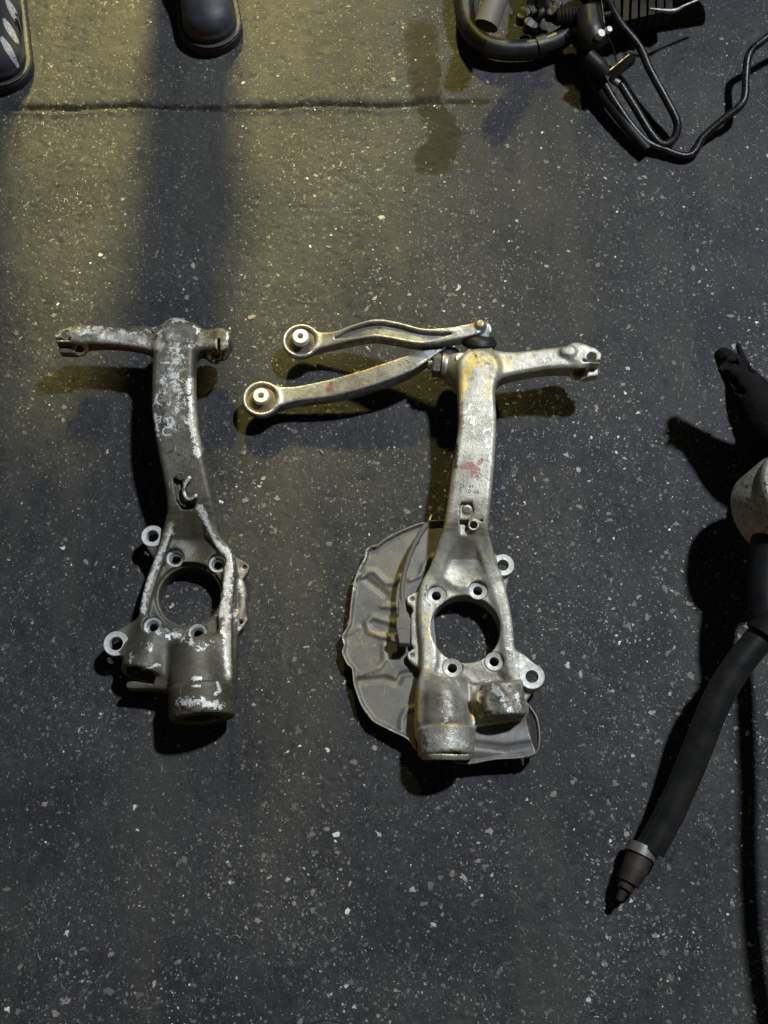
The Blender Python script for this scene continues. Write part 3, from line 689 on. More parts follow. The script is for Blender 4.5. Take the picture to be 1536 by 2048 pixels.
# ------------------------------------------------------------------ right, pale steering knuckle
def right_knuckle():
    root = empty('steering_knuckle', P(930, 1300, 0), 'pale cast aluminium steering knuckle with red paint patch and dust shield bolted behind it', 'steering knuckle')
    s = Solid(*bounds(825, 660, 1215, 1540, 104)); q = S
    s.beam([(P(955, 745, 66), 42*q, .017), (P(952, 790, 66), 37*q, .0165), (P(954, 850, 65), 37*q, .0165), (P(950, 900, 63), 39*q, .0165),
            (P(943, 960, 59), 41*q, .017), (P(936, 1020, 54), 42*q, .017), (P(930, 1065, 47), 44*q, .016), (P(928, 1125, 24), 60*q, .012)], r=.006)
    s.cone(P(962, 722, 58), 30*q, P(950, 752, 58), 42*q, k=.010, flat=.9)
    s.poly([P(u, v, 70) for u, v in [(922, 716), (940, 694), (962, 687), (984, 690), (984, 700), (994, 706), (992, 730), (930, 735)]], .045, .070, r=.0015, k=.003)
    s.cone(P(915, 735, 54), 30*q, P(940, 760, 56), 30*q, k=.010)
    # right arm
    s.beam([(P(985, 738, 64), 32*q, .014), (P(1040, 732, 64), 25*q, .0135), (P(1095, 725, 64), 24*q, .0135), (P(1140, 722, 64), 26*q, .015), (P(1155, 722, 64), 29*q, .016)], r=.006, k=.010)
    s.bar(P(1150, 714, 66), P(1162, 715, 66), 22*q, 20*q, .015, .014, r=.003, k=.004)
    s.poly([P(u, v, 80) for u, v in [(1150, 694), (1168, 690), (1191, 695), (1204, 707), (1200, 727), (1160, 727)]], .064, .080, r=.001, k=.002)
    s.poly([P(u, v, 66) for u, v in [(1166, 724), (1198, 726), (1196, 750), (1168, 754)]], .050, .066, r=.001, k=.002)
    s.bar(P(1130, 704, 80), P(1140, 704, 80), 9*q, 11*q, .004, .004, r=.003, k=.005)
    # flange body
    out = [(886, 1105), (862, 1150), (844, 1178), (838, 1230), (846, 1300), (842, 1370), (834, 1440), (836, 1470), (945, 1470), (948, 1420), (1000, 1400), (1046, 1380), (1046, 1335),
           (1024, 1290), (1018, 1245), (1006, 1195), (992, 1150), (975, 1100)]
    s.poly([P(u, v, 32) for u, v in out], .008, .032, r=.004, k=.008)
    s.beam([(P(896, 1085, 42), 12*q, .010), (P(872, 1142, 30), 13*q, .010), (P(855, 1180, 26), 14*q, .009), (P(852, 1240, 25), 14*q, .009), (P(858, 1310, 27), 14*q, .009), (P(852, 1380, 33), 13*q, .009), (P(848, 1440, 36), 11*q, .009)], r=.003, k=.008)
    s.beam([(P(962, 1085, 42), 11*q, .010), (P(980, 1140, 30), 13*q, .010), (P(998, 1190, 26), 14*q, .009), (P(1010, 1240, 25), 12*q, .009), (P(1016, 1300, 26), 11*q, .008), (P(1025, 1350, 29), 11*q, .008)], r=.003, k=.008)
    s.cone(P(928, 1135, 58), 38*q, P(930, 1105, 66), 26*q, op='-', k=.010)
    # tab plate at left
    s.poly([P(u, v, 26) for u, v in [(846, 1182), (826, 1186), (812, 1195), (815, 1207), (824, 1214), (826, 1222), (822, 1230), (822, 1288), (828, 1296), (814, 1306), (816, 1318), (826, 1328), (842, 1338), (852, 1338)]], .017, .026, r=.001, k=.003)
    # ears
    s.bar(PD(1006, 1130, 36, 9), P(980, 1140, 22), 22*q, 24*q, .009, .012, r=.002, k=.006)
    s.bar(P(1004, 1130, 22), P(995, 1185, 20), 18*q, 14*q, .006, .008, r=.002, k=.006)
    s.bar(PD(1064, 1353, 36, 9), P(1028, 1335, 22), 24*q, 28*q, .009, .012, r=.002, k=.006)
    s.bar(P(1055, 1372, 22), P(1040, 1400, 20), 14*q, 12*q, .006, .008, r=.002, k=.006)
    # lower ball joint boss
    s.cyl(P(888, 1368, 24), P(892, 1505, 32), 44*q, 52*q, r=.006, k=.016)
    s.cone(P(886, 1400, 44), 36*q, P(890, 1440, 44), 40*q, k=.006, flat=1.1)
    s.cyl(P(891, 1457, 36), P(893, 1512, 36), 54*q, 53*q, r=.003, k=.002)
    s.cyl(P(893, 1508, 36), P(893, 1520, 35), 50*q, 46*q, r=.001, k=.001)
    # second boss
    s.cyl(P(1003, 1366, 44), P(1008, 1430, 38), 37*q, 44*q, r=.002, k=.008)
    s.poly([P(u, v, 62) for u, v in [(972, 1378), (990, 1366), (1018, 1366), (1040, 1384), (1046, 1424), (968, 1424)]], .03, .062, r=.003, k=.004)
    s.bar(P(960, 1400, 40), P(1000, 1410, 40), 14*q, 28*q, .018, .018, r=.003, k=.006)
    s.poly([P(u, v, 34) for u, v in [(940, 1370), (1040, 1370), (1045, 1440), (945, 1455)]], .012, .038, r=.003, k=.005)
    c = P(931, 1257, 32)
    s.cyl(c-Vector((0, 0, .031)), c-Vector((0, 0, .010)), 76*q, r=.002, k=.004)
    s.cyl(c-Vector((0, 0, .08)), c+Vector((0, 0, .03)), 67*q, op='-', k=.001)
    holes = [(873, 1190, 33), (956, 1180, 33), (905, 1335, 33), (989, 1322, 33)]
    for u, v, z in holes: cup(s, u, v, z, 18.5, 9)
    for u, v, r in ((1006, 1130, 11), (1064, 1353, 12)): s.cyl(PD(u, v, 36, 50), PD(u, v, 36, -10), r*q, op='-', k=.0006)
    for u, v in ((824, 1198), (824, 1310)): s.cyl(PD(u, v, 26, 3), PD(u, v, 26, -20), 4*q, op='-', k=0)
    s.cyl(P(1183, 714, 110), P(1183, 714, 20), 9*q, op='-', k=.0005)
    s.bar(P(1164, 731, 66), P(1220, 732, 66), 2.5*q, 2.5*q, .03, .03, r=.0005, op='-', k=.0005)
    ax0 = Vector((.1, -.80, .60)).normalized(); m3 = P(1156, 738, 60)
    s.cyl(m3-ax0*.016, m3+ax0*.008, 21*q, op='+', k=.004)
    s.cyl(m3-ax0*.02, m3+ax0*.03, 15*q, op='-', k=.0005)
    # cable bracket recess on the column
    s.poly([P(u, v, 70) for u, v in [(919, 1010), (924, 1004), (944, 1004), (949, 1020), (944, 1032), (936, 1038), (936, 1050), (919, 1050)]], .0655, .12, r=.0008, op='-', k=.0008)
    s.poly([P(u, v, 64) for u, v in [(919, 1040), (937, 1040), (937, 1066), (946, 1070), (944, 1080), (930, 1088), (922, 1074)]], .0570, .12, r=.0008, op='-', k=.0008)
    s.cyl(P(935, 1019, 60), P(935, 1019, 69), 9*q, k=.0005)
    s.cyl(P(947, 1052, 50), P(947, 1050, 67), 11*q, k=.0005)
    s.cyl(P(947, 1050, 55), P(947, 1050, 90), 7*q, op='-', k=.0003)
    s.cyl(P(963, 1041, 55), P(963, 1041, 90), 2.5*q, op='-', k=0)
    body = s.mesh('knuckle_body', M['pale_cast'], root)
    wear(body, 'dust', [([(935, 1345), (1000, 1350)], 34, .75), ([(885, 1395), (905, 1440)], 34, .62), ([(1005, 1200), (1012, 1290), (1022, 1340)], 16, .6), ([(985, 1390), (1030, 1400), (1010, 1430)], 34, .9), ([(928, 1080), (930, 1110)], 22, .5), ([(960, 705), (985, 735)], 22, .5)])
    wear(body, 'red', [([(930, 933), (954, 937)], 9, .95), ([(948, 942), (955, 950)], 9, .95), ([(957, 928), (964, 921)], 5, .9)])
    wear(body, 'rust_and_glow', [([(950, 715), (925, 760)], 15, .75), ([(960, 720), (1010, 730)], 20, .6), ([(935, 745), (920, 800)], 12, .7), ([(975, 745), (975, 790)], 14, .5),  # crown marks put the yellow lamp's glow into the colour; lower ones are rust
                        ([(958, 1400), (950, 1430)], 14, .95), ([(850, 1225), (855, 1290)], 16, .42), ([(870, 1450), (930, 1452)], 4, .75), ([(908, 850), (895, 1060)], 7, .55),
                        ([(838, 1380), (830, 1490)], 8, .8), ([(860, 1330), (880, 1290)], 14, .38), ([(1040, 715), (1080, 715)], 12, .3)])
    wear(body, 'scrape', [([(930, 830), (975, 850)], 36, .44), ([(968, 860), (984, 930)], 6, .7), ([(1015, 1250), (1022, 1300), (1030, 1330)], 8, .55), ([(985, 1372), (1000, 1385), (1005, 1395)], 8, .75),
                          ([(1010, 1410), (1035, 1420)], 9, .6), ([(1035, 1390), (1045, 1425)], 7, .6), ([(850, 1460), (860, 1480)], 8, .6), ([(880, 1470), (930, 1490)], 12, .5), ([(860, 1300), (875, 1345), (920, 1370)], 6, .5),
                          ([(950, 1360), (985, 1362)], 3, .5), ([(878, 1418), (888, 1428), (882, 1432), (896, 1440), (884, 1448)], 2.5, .85), ([(1180, 700), (1200, 735)], 4, .5),
                          ([(1030, 735), (1090, 722)], 5, .5)])
    wear(body, 'grime', [([(965, 1400), (970, 1425)], 14, .8), ([(990, 1385), (1030, 1400), (1030, 1430), (990, 1425)], 22, .5), ([(870, 1500), (930, 1505)], 7, .5), ([(885, 1395), (905, 1420)], 26, .45), ([(985, 1400), (975, 1425)], 20, .55), ([(1020, 1375), (1030, 1385)], 14, .5), ([(853, 1172), (850, 1190)], 4, .7), ([(852, 1225), (850, 1238)], 3, .7),
                         ([(905, 1503), (920, 1507)], 4, .9), ([(852, 1500), (852, 1470)], 10, .6), ([(913, 890), (911, 935)], 5, .85), ([(945, 710), (985, 740)], 14, .36), ([(990, 1375), (940, 1370)], 12, .4)])
    for u, v, z in holes: ring('bolt_seat', u, v, z, 18, 9, M['machined_white'], root, bowl=1.2, wall=12, drop=2.6)
    for u, v, R, r in ((1006, 1130, 22, 11), (1064, 1353, 24, 12)):
        ring('ear_face', u, v, 36.3, R, r, M['machined_white'], root, wall=16)
    lathe('sleeve', [(15.3*q, 0), (15.3*q, .014), (12.5*q, .014), (11*q, .004), (0, .003)], m3-ax0*.008, M['brass'], root, axis=ax0)
    # stamped numbers
    text_obj('stamped_mark', '21', 926, 962, 90, 8, 4, M['ink'], root, body)
    text_obj('stamped_mark', '44', 944, 963, 90, 7, 4, M['ink'], root, body)
    text_obj('stamped_mark', '5', 922, 971, 90, 8, 4, M['ink'], root, body)
    text_obj('stamped_mark', '10', 938, 973, 90, 8, 4, M['ink'], root, body)
    text_obj('stamped_mark', '06', 955, 974, 90, 8, 4, M['ink'], root, body)
    # stud and pinch bolt
    lathe('stud', [(0, .006), (10*q, .006), (12*q, .004), (12*q, -.014)], P(921, 719, 70), M['machined_white'], root)
    st = Solid(*bounds(835, 680, 930, 790, 80, 10), h=.001)
    st.cyl(P(902, 734, 52), P(884, 732, 52), 24*q, 26*q, r=.002, k=.002)
    st.cyl(P(915, 745, 44), P(900, 770, 40), 15*q, r=.003, k=.003)
    st.mesh('clamp_lug', M['pale_cast'], root)
    ax = (P(860, 730, 54)-P(900, 734, 54)).normalized()
    b = lathe('pinch_bolt', [(0, .022), (9*q, .022), (10*q, .021), (10*q, 0), (0, 0)], P(868, 730, 54)-ax*.014, M['steel'], root, 20, axis=ax)
    n_ = lathe('nut', [(0, .012), (22*q, .012), (26*q, .010), (26*q, .002), (22*q, 0), (0, 0)], P(884, 731, 52), M['steel'], root, 6, axis=ax, smooth=False)
    lathe('washer', [(0, .004), (28*q, .004), (28*q, 0), (0, 0)], P(890, 732, 52), M['steel'], root, 32, axis=ax)
    # sensor with its cable
    sn = Solid(*bounds(775, 1190, 835, 1310, 52, 14), h=.0009)
    sn.poly([P(u, v, 42) for u, v in [(791, 1236), (800, 1231), (822, 1235), (820, 1288), (798, 1287), (793, 1262)]], .024, .042, r=.0015, k=.001)
    sn.bar(P(803, 1207, 36), P(806, 1236, 36), 7*q, 9*q, .004, .005, r=.001, k=.002)
    sn.bar(P(788, 1278, 30), P(800, 1280, 30), 7*q, 9*q, .004, .006, r=.001, k=.002)
    sn.bar(P(792, 1258.5, 42.3), P(814, 1259, 42.3), .8*q, .8*q, .001, .001, r=.0002, op='-', k=0)
    sn.bar(P(814, 1259, 42.3), P(814, 1272, 42.3), .8*q, .8*q, .001, .001, r=.0002, op='-', k=0)
    sensor = sn.mesh('speed_sensor', M['grey_plastic'], root)
    cab = tube('cable', [P(806, 1212, 37), P(804, 1185, 38), P(808, 1150, 40), P(820, 1110, 43), (P(838, 1072, 46)), P(857, 1043, 48)], [5.5*q, 5*q, 5*q, 5*q, 5.5*q, 6*q], M['grey_plastic'], sensor, 12)
    tube('cable_tie', [P(855, 1046, 48), P(858, 1041.5, 48)], 7.2*q, M['black_plastic'], sensor, 12)
    tube('wire_tip', [P(858, 1043, 48), P(861, 1034, 49), P(863, 1029, 50)], [2.4*q, 2*q, 1.6*q], M['copper'], sensor, 8)
    # ---- dust shield
    outline = [(900, 1040), (868, 1041), (835, 1048), (800, 1062), (770, 1078), (752, 1092), (744, 1092), (733, 1099), (730, 1115), (719, 1135), (709, 1160), (704, 1190), (700, 1225), (697, 1250), (684, 1272),
               (688, 1290), (684, 1305), (694, 1328), (704, 1338), (708, 1370), (722, 1410), (745, 1442), (785, 1463), (815, 1478), (832, 1500), (860, 1512), (905, 1505), (905, 1400), (880, 1330), (868, 1240), (868, 1150), (878, 1120), (885, 1080)]
    emb = [([(725, 1152), (735, 1143), (748, 1142), (772, 1166), (788, 1165), (800, 1155)], 5, 2.2), ([(733, 1160), (772, 1190)], 6, -2.0), ([(800, 1250), (745, 1233), (733, 1245), (738, 1262), (760, 1272), (800, 1276)], 5, 2.4),
           ([(765, 1212), (800, 1214)], 5, 2), ([(768, 1290), (770, 1320), (758, 1335), (718, 1350)], 5, 2.0), ([(718, 1362), (770, 1358), (795, 1366), (803, 1350), (830, 1345)], 6, -2.6), ([(803, 1472), (803, 1440), (812, 1420), (838, 1414)], 5, 2.2),
           ([(820, 1160), (842, 1150), (848, 1130), (868, 1112)], 4, 2.2), ([(868, 1135), (850, 1150)], 5, -2), ([(690, 1270), (715, 1255)], 5, 1.5)]
    def sheet(name, outline, zf, step=3.2, lip=7.0, lw=7.0, lip_skip=None, emb=()):
        o = catmull([Vector((u, v, 0)) for u, v in outline+[outline[0]]], 4)[:-1]
        o2 = [(p.x, p.y) for p in o]; n = len(o2)
        us = np.arange(min(p[0] for p in o2), max(p[0] for p in o2), step); vs = np.arange(min(p[1] for p in o2), max(p[1] for p in o2), step)
        U, Vv = np.meshgrid(us, vs); U = U.ravel(); Vv = Vv.ravel()
        ins = np.zeros(len(U), bool)
        for i in range(n):
            p, r = o2[i], o2[(i+1) % n]
            ins ^= ((p[1] <= Vv) != (r[1] <= Vv)) & (U < (r[0]-p[0])*(Vv-p[1])/((r[1]-p[1]) or 1e-9)+p[0])
        d = seg_dist(U, Vv, o2+[o2[0]]); keep = ins & (d > step*.55); U, Vv = U[keep], Vv[keep]
        inner = []
        pts = [Vector(p) for p in o2]+[Vector(p) for p in inner]+[Vector((a_, b_)) for a_, b_ in zip(U, Vv)]
        vv, _, ff, *_r = delaunay_2d_cdt(pts, [(i, (i+1) % n) for i in range(n)], [], 1, 1e-5)
        A = np.array([(p.x, p.y) for p in vv]); lipline = lip_skip or o2+[o2[0]]
        dl = seg_dist(A[:, 0], A[:, 1], lipline)
        z = zf(A[:, 0], A[:, 1])+lip*np.clip(1-dl/lw, 0, 1)**1.3
        for pl, w, hh in emb: z = z+hh*0.95*(1-1/(1+np.exp(-(seg_dist(A[:, 0], A[:, 1], pl)-w*1.0)/0.9)))
        Vt = [P(a_[0], a_[1], zz) for a_, zz in zip(A, z)]
        ob = mesh_obj(name, Vt, [tuple(f) for f in ff], M['shield'], root)
        md = ob.modifiers.new('thickness', 'SOLIDIFY'); md.thickness = 0.0012; md.offset = 0
        return ob
    sh = sheet('dust_shield', outline, lambda u, v: 13+0.0*u+2*np.sin(u/60.), lip_skip=[(900, 1040), (868, 1041), (835, 1048), (800, 1062), (770, 1078), (752, 1092), (744, 1092), (733, 1099), (730, 1115), (719, 1135), (709, 1160), (704, 1190), (700, 1225), (697, 1250), (684, 1272),
               (688, 1290), (684, 1305), (694, 1328), (704, 1338), (708, 1370), (722, 1410), (745, 1442), (785, 1463), (815, 1478), (832, 1500)], lip=6.5, emb=emb)
    wear(sh, 'rust_and_glow', [([(738, 1265), (790, 1275)], 7, .75), ([(700, 1270), (750, 1300), (730, 1330)], 40, .36), ([(765, 1330), (735, 1352)], 6, .65), ([(760, 1210), (790, 1205)], 16, .4), ([(770, 1290), (790, 1310)], 12, .4)])
    wear(sh, 'scrape', [([(733, 1105), (722, 1135), (711, 1160), (706, 1190)], 3.5, .7), ([(684, 1275), (690, 1290)], 3, .7), ([(770, 1460), (815, 1478)], 3, .6)])
    tabo = [(905, 1400), (1000, 1390), (1044, 1400), (1058, 1420), (1052, 1440), (1066, 1490), (1070, 1508), (1040, 1516), (990, 1519), (935, 1528), (900, 1510)]
    t2 = sheet('shield_tab', tabo, lambda u, v: 31-(v-1440)*0.12+2.5*np.sin((v-1470)/16.), lip_skip=[(905, 1530), (935, 1528), (990, 1519), (1040, 1516), (1070, 1510)], lip=5, emb=[([(950, 1490), (1010, 1498), (1060, 1490)], 8, -2)])
    place_lip = catmull([P(u, v, z) for u, v, z in ((1046, 1400, 27), (1062, 1418, 29), (1073, 1436, 31), (1078, 1462, 31), (1078, 1488, 30), (1072, 1505, 28), (1052, 1514, 27))], 6)
    Vs = []; Fs = []
    for i, p in enumerate(place_lip):
        Vs += [p+Vector((0, 0, .003)), p-Vector((0, 0, .012))]
        if i: Fs.append((2*i-2, 2*i-1, 2*i+1, 2*i))
    lipo = mesh_obj('shield_lip', Vs, Fs, M['shield'], root)
    md = lipo.modifiers.new('thickness', 'SOLIDIFY'); md.thickness = 0.0016; md.offset = 0
    return root
right_knuckle()

# ------------------------------------------------------------------ control arms
def bush(root, u, v, z, R, r, sleeve_z, rub):
    q = S
    lathe('rubber_bushing', [((R-6)*q, -.012), ((R-6.5)*q, -.0012), ((R-9)*q, -.0012), ((R-12)*q, -.004), ((r+7)*q, -.003), ((r+3)*q, .001), ((r)*q, .002)], P(u, v, z), rub, root)
    lathe('bushing_sleeve', [(r*q*1.05, -.004), (r*q, sleeve_z), (r*q*.92, sleeve_z+.0012), (6.6*q, sleeve_z+.0012), (6*q, sleeve_z), (6*q, sleeve_z-.03)], P(u, v, z), M['machined'], root, 40)
def upper_arm():
    root = empty('control_arm', P(700, 690, 0), 'cranked forged control arm with channel section and black bushing, upper of the two', 'control arm', 'control arms bolted to the pale knuckle')
    q = S; s = Solid(*bounds(550, 625, 1010, 740, 92), h=.0013)
    s.cyl(PD(602, 680, 38, 19), P(602, 680, 38), 31*q, 39*q, r=.004)
    s.cyl(PD(602, 680, 38, 11), P(602, 680, 38), 39*q, r=.003, k=.002)
    ap = [(P(630, 688, 28), 20*q, .009), (P(672, 682, 34), 15*q, .010), (P(705, 672, 42), 18*q, .010), (P(750, 663, 54), 21*q, .010), (P(790, 668, 58), 21*q, .010), (P(845, 679, 62), 18*q, .010), (P(900, 674, 66), 15*q, .010), (P(950, 664, 68), 14*q, .010)]
    s.beam(ap, r=.002, k=.006)
    s.cyl(P(963, 672, 52), P(963, 660, 74), 25*q, 22*q, r=.003, k=.004)
    s.cyl(P(961, 656, 70), P(960, 646, 82), 14*q, 9*q, r=.002, k=.002)
    # channel
    ch = [(Vector(a)+Vector((0, 0, .010)), max(2*q, w-(12 if 0 < i < 7 else 15)*q*.55-(0 if 1 < i < 6 else 6*q)), .0065) for i, (a, w, h) in enumerate(ap)][1:-1]
    s.beam(ch, r=.001, op='-', k=.0015)
    c = PD(602, 680, 38, 19)
    s.cyl(c-Vector((0, 0, .03)), c+Vector((0, 0, .08)), 33*q, op='-', k=.001)
    b = s.mesh('arm_body', M['arm_cast'], root)
    wear(b, 'scrape', [([(740, 642), (790, 648), (850, 656), (910, 659)], 4, .6), ([(690, 692), (760, 680), (800, 690), (860, 690)], 4, .55), ([(750, 672), (770, 680)], 12, .4), ([(880, 658), (920, 660)], 7, .6)])
    wear(b, 'rust_and_glow', [([(640, 660), (660, 680)], 14, .5), ([(940, 648), (965, 648)], 8, .7), ([(570, 660), (600, 650)], 5, .4)])
    wear(b, 'grime', [([(755, 655), (770, 665)], 8, .5), ([(955, 665), (985, 670)], 14, .45)])
    bush(root, 602, 680, 38, 40, 17, .010, M['rubber'])
    lathe('ball_joint_boot', [(0, .010), (20*q, .010), (32*q, .006), (37*q, 0), (34*q, -.005), (26*q, -.008), (0, -.008)], P(958, 684, 60), M['black_rubber'], root, axis=(.1, .75, .65))
    return b
def lower_arm():
    root = empty('control_arm', P(650, 800, 0), 'straight flat control arm with tan bushing and red paint dab, lower of the two', 'control arm', 'control arms bolted to the pale knuckle')
    q = S; s = Solid(*bounds(470, 690, 915, 860, 80), h=.0013)
    s.cyl(PD(523, 796, 34, 19), P(523, 796, 34), 32*q, 40*q, r=.004)
    s.cyl(PD(523, 796, 34, 11), P(523, 796, 34), 40*q, r=.003, k=.002)
    s.beam([(P(552, 799, 25), 24*q, .009), (P(590, 794, 26), 17*q, .010), (P(650, 785, 30), 19*q, .011), (P(710, 771, 36), 20*q, .012), (P(770, 752, 42), 20*q, .012), (P(815, 735, 46), 18*q, .012), (P(850, 718, 50), 13*q, .011), (P(885, 698, 52), 8*q, .010)], r=.002, k=.005)
    c = PD(523, 796, 34, 19)
    s.cyl(c-Vector((0, 0, .03)), c+Vector((0, 0, .08)), 33*q, op='-', k=.001)
    b = s.mesh('arm_body', M['arm_cast'], root)
    wear(b, 'scrape', [([(570, 815), (610, 805), (700, 789), (770, 770), (820, 745), (850, 722)], 4, .8), ([(560, 770), (640, 765)], 4, .3)])
    wear(b, 'rust_and_glow', [([(700, 750), (780, 725), (830, 705)], 4, .6), ([(710, 770), (735, 765)], 12, .35), ([(500, 770), (540, 765)], 5, .4)])
    wear(b, 'grime', [([(705, 760), (735, 770)], 12, .42), ([(800, 730), (820, 725)], 12, .42)])
    wear(b, 'red', [([(661, 770), (655, 780), (662, 781)], 6, .75)])
    bush(root, 523, 796, 34, 40, 17, .007, M['rubber_tan'])
    tri = [P(u, v, 90) for u, v in ((668, 764), (682, 762), (677, 772))]
    ctr = sum(tri, Vector())/3; Vt = [t for t in tri]+[ctr+(t-ctr)*.78 for t in tri]
    t_ = mesh_obj('maker_mark', Vt, [(0, 1, 4, 3), (1, 2, 5, 4), (2, 0, 3, 5)], M['ink'], root); drape(t_, b)
    text_obj('maker_mark', 'TRW', 675.5, 765.5, 90, 4, 8, M['ink'], root, b)
    text_obj('stamped_mark', 'COLL', 764, 748, 90, 9, 18, M['ink'], root, b)
    lathe('ball_joint_boot', [(0, .008), (18*q, .008), (27*q, .004), (30*q, 0), (26*q, -.005), (0, -.006)], P(893, 706, 46), M['black_rubber'], root, axis=(.1, .8, .55))
upper_arm(); lower_arm()

# ------------------------------------------------------------------ top right: black hose and pipe assembly
def pipes():
    q = S
    root = empty('hose_assembly', P(1150, 30, 0), 'tangle of black coolant hoses and bent black pipes at the top right', 'engine hoses')
    tube('large_hose', [P(955, -260, 60), P(938, -120, 40), P(928, -20, 30), P(936, 50, 24), P(975, 92, 22), P(1040, 100, 22), P(1100, 88, 24), P(1150, 60, 30)], 24*q, M['hose'], root, 20)
    tube('hose_clamp', [P(1072, 96, 24), P(1092, 90, 24)], 26*q, M['black_plastic'], root, 20)
    tube('grey_pipe', [P(1030, -110, 120), P(1002, -30, 105), P(972, 52, 88)], [27*q, 27*q, 28*q], M['steel'] if False else M['grey_plastic'], root, 28, hollow=.0015, cap=False)
    tube('ribbed_sleeve', sum([[P(1112+i*7, 34-i*.6, 50), P(1115.5+i*7, 34-i*.6, 50)] for i in range(8)], []), [21*q if i % 2 else 18*q for i in range(16)], M['black_plastic'], root, 20, smooth_path=False)
    tube('fuel_line', [P(1170, 30, 50), P(1200, 32, 54), P(1222, 30, 56)], 9*q, M['black_pipe'], root, 10)
    tube('hose', [P(1180, 70, 30), P(1172, 110, 26), P(1185, 150, 22), P(1215, 200, 20), P(1262, 262, 16), P(1296, 300, 14)], [26*q, 22*q, 19*q, 15*q, 13*q, 11*q], M['black_rubber'], root, 16)
    tube('connector', [P(1178, 25, 60), P(1184, 70, 58), P(1196, 92, 54)], [30*q, 34*q, 28*q], M['black_plastic'], root, 14)
    lathe('pipe_cap', [(0, .004), (8*q, .004), (11*q, .001), (11*q, -.006)], P(1201, 68, 78), M['machined_white'], root, axis=(.3, -.3, 1))
    lathe('pipe_cap', [(0, .004), (6*q, .004), (8*q, .001), (8*q, -.006)], P(1217, 60, 80), M['machined_white'], root, axis=(.3, -.3, 1))
    tube('joint_block', [P(1176, 112, 56), P(1196, 132, 52), P(1212, 150, 46)], [18*q, 20*q, 16*q], M['black_rubber'], root, 12)
    # flat bracket
    Vt = [P(u, v, z) for u, v, z in ((1210, 148, 52), (1258, 108, 58), (1270, 112, 54), (1266, 128, 44), (1226, 158, 38))]
    bk = mesh_obj('bracket', Vt, [(0, 1, 2, 3, 4)], M['black_plastic'], root, smooth=False)
    md = bk.modifiers.new('thickness', 'SOLIDIFY'); md.thickness = .0022
    tube('bracket_edge', [P(1211, 147, 53), P(1235, 128, 56), P(1258, 109, 59)], 1.6*q, M['brass'], root, 8)
    tube('thin_wire', [P(1198, -40, 90), P(1205, 20, 84), P(1212, 65, 76), P(1226, 95, 66), P(1233, 124, 56)], 2.2*q, M['black_pipe'], root, 8)
    tube('bent_pipe', [P(1205, -20, 60), P(1240, 45, 56), P(1278, 92, 50), P(1300, 140, 44), P(1330, 195, 36), P(1352, 238, 28), P(1354, 262, 22), P(1342, 284, 16), P(1322, 288, 14), P(1300, 264, 16), P(1270, 215, 22), P(1242, 170, 28)], 9.5*q, M['black_pipe'], root, 14)
    lathe('pipe_end', [(0, .016), (5*q, .016), (8*q, .012), (9*q, 0), (0, 0)], P(1238, 168, 32), M['steel'], root, 16, axis=(-.7, .5, .1))
    tube('bent_pipe', [P(1200, 150, 34), P(1225, 196, 28), P(1262, 250, 20), P(1296, 286, 13), P(1330, 300, 10), P(1366, 312, 9), P(1388, 305, 10), P(1405, 276, 16), P(1445, 240, 26), P(1478, 214, 34), P(1490, 192, 38), P(1492, 150, 42), P(1499, 108, 48), P(1530, 78, 56), P(1600, 30, 66)], 9*q, M['black_pipe'], root, 14)
    # fins of the valve block
    for i in range(7):
        u = 1232+i*17
        Vt = []
        for (du, dv, z) in ((0, -70, 62), (11, -72, 64), (8+i*.5, 44-i*4, 56), (-3, 46-i*4, 54)):
            Vt += [P(u+du, dv, z), P(u+du, dv, z)-Vector((0, 0, .03))]
        mesh_obj('cooling_fin', Vt, [(0, 2, 4, 6), (1, 7, 5, 3), (0, 1, 3, 2), (2, 3, 5, 4), (4, 5, 7, 6), (6, 7, 1, 0)], M['black_plastic'], root, smooth=False)
    tube('rail', [P(1300, 18, 68), P(1345, 22, 66), P(1372, 10, 66), P(1430, -14, 66)], [3*q, 6*q, 3*q, 4*q], M['steel'], root, 10)
    tube('manifold', [P(1180, -40, 50), P(1300, -30, 50), P(1440, -40, 50)], [44*q, 52*q, 36*q], M['black_plastic'], root, 16)
    tube('small_hose', [P(1060, -60, 40), P(1085, 5, 36), P(1120, 36, 40)], 20*q, M['black_rubber'], root, 14)
    # clutter of connectors and short hoses filling the pile
    rnd = random.Random(3)
    for _ in range(15):
        u, v = rnd.uniform(1040, 1235), rnd.uniform(-40, 75); z = rnd.uniform(24, 60); a_ = rnd.uniform(0, 3.14); L = rnd.uniform(14, 34)
        if rnd.random() < .5:
            tube('short_hose', [P(u-L*math.cos(a_), v-L*math.sin(a_), z-8), P(u, v, z+rnd.uniform(0, 8)), P(u+L*math.cos(a_+.5), v+L*math.sin(a_+.5), z-6)], rnd.uniform(6, 13)*q, M['black_rubber'], root, 12)
        else:
            c = Solid(P(u, v, z)-Vector((.03, .03, .03)), P(u, v, z)+Vector((.03, .03, .03)), .0012)
            w = rnd.uniform(10, 18)*q; c.bar(P(u, v, z), P(u+w*900*math.cos(a_), v+w*900*math.sin(a_), z), w*.8, w*.7, .010, .008, r=.002, k=0)
            c.mesh('connector', M['black_plastic'], root)
pipes()

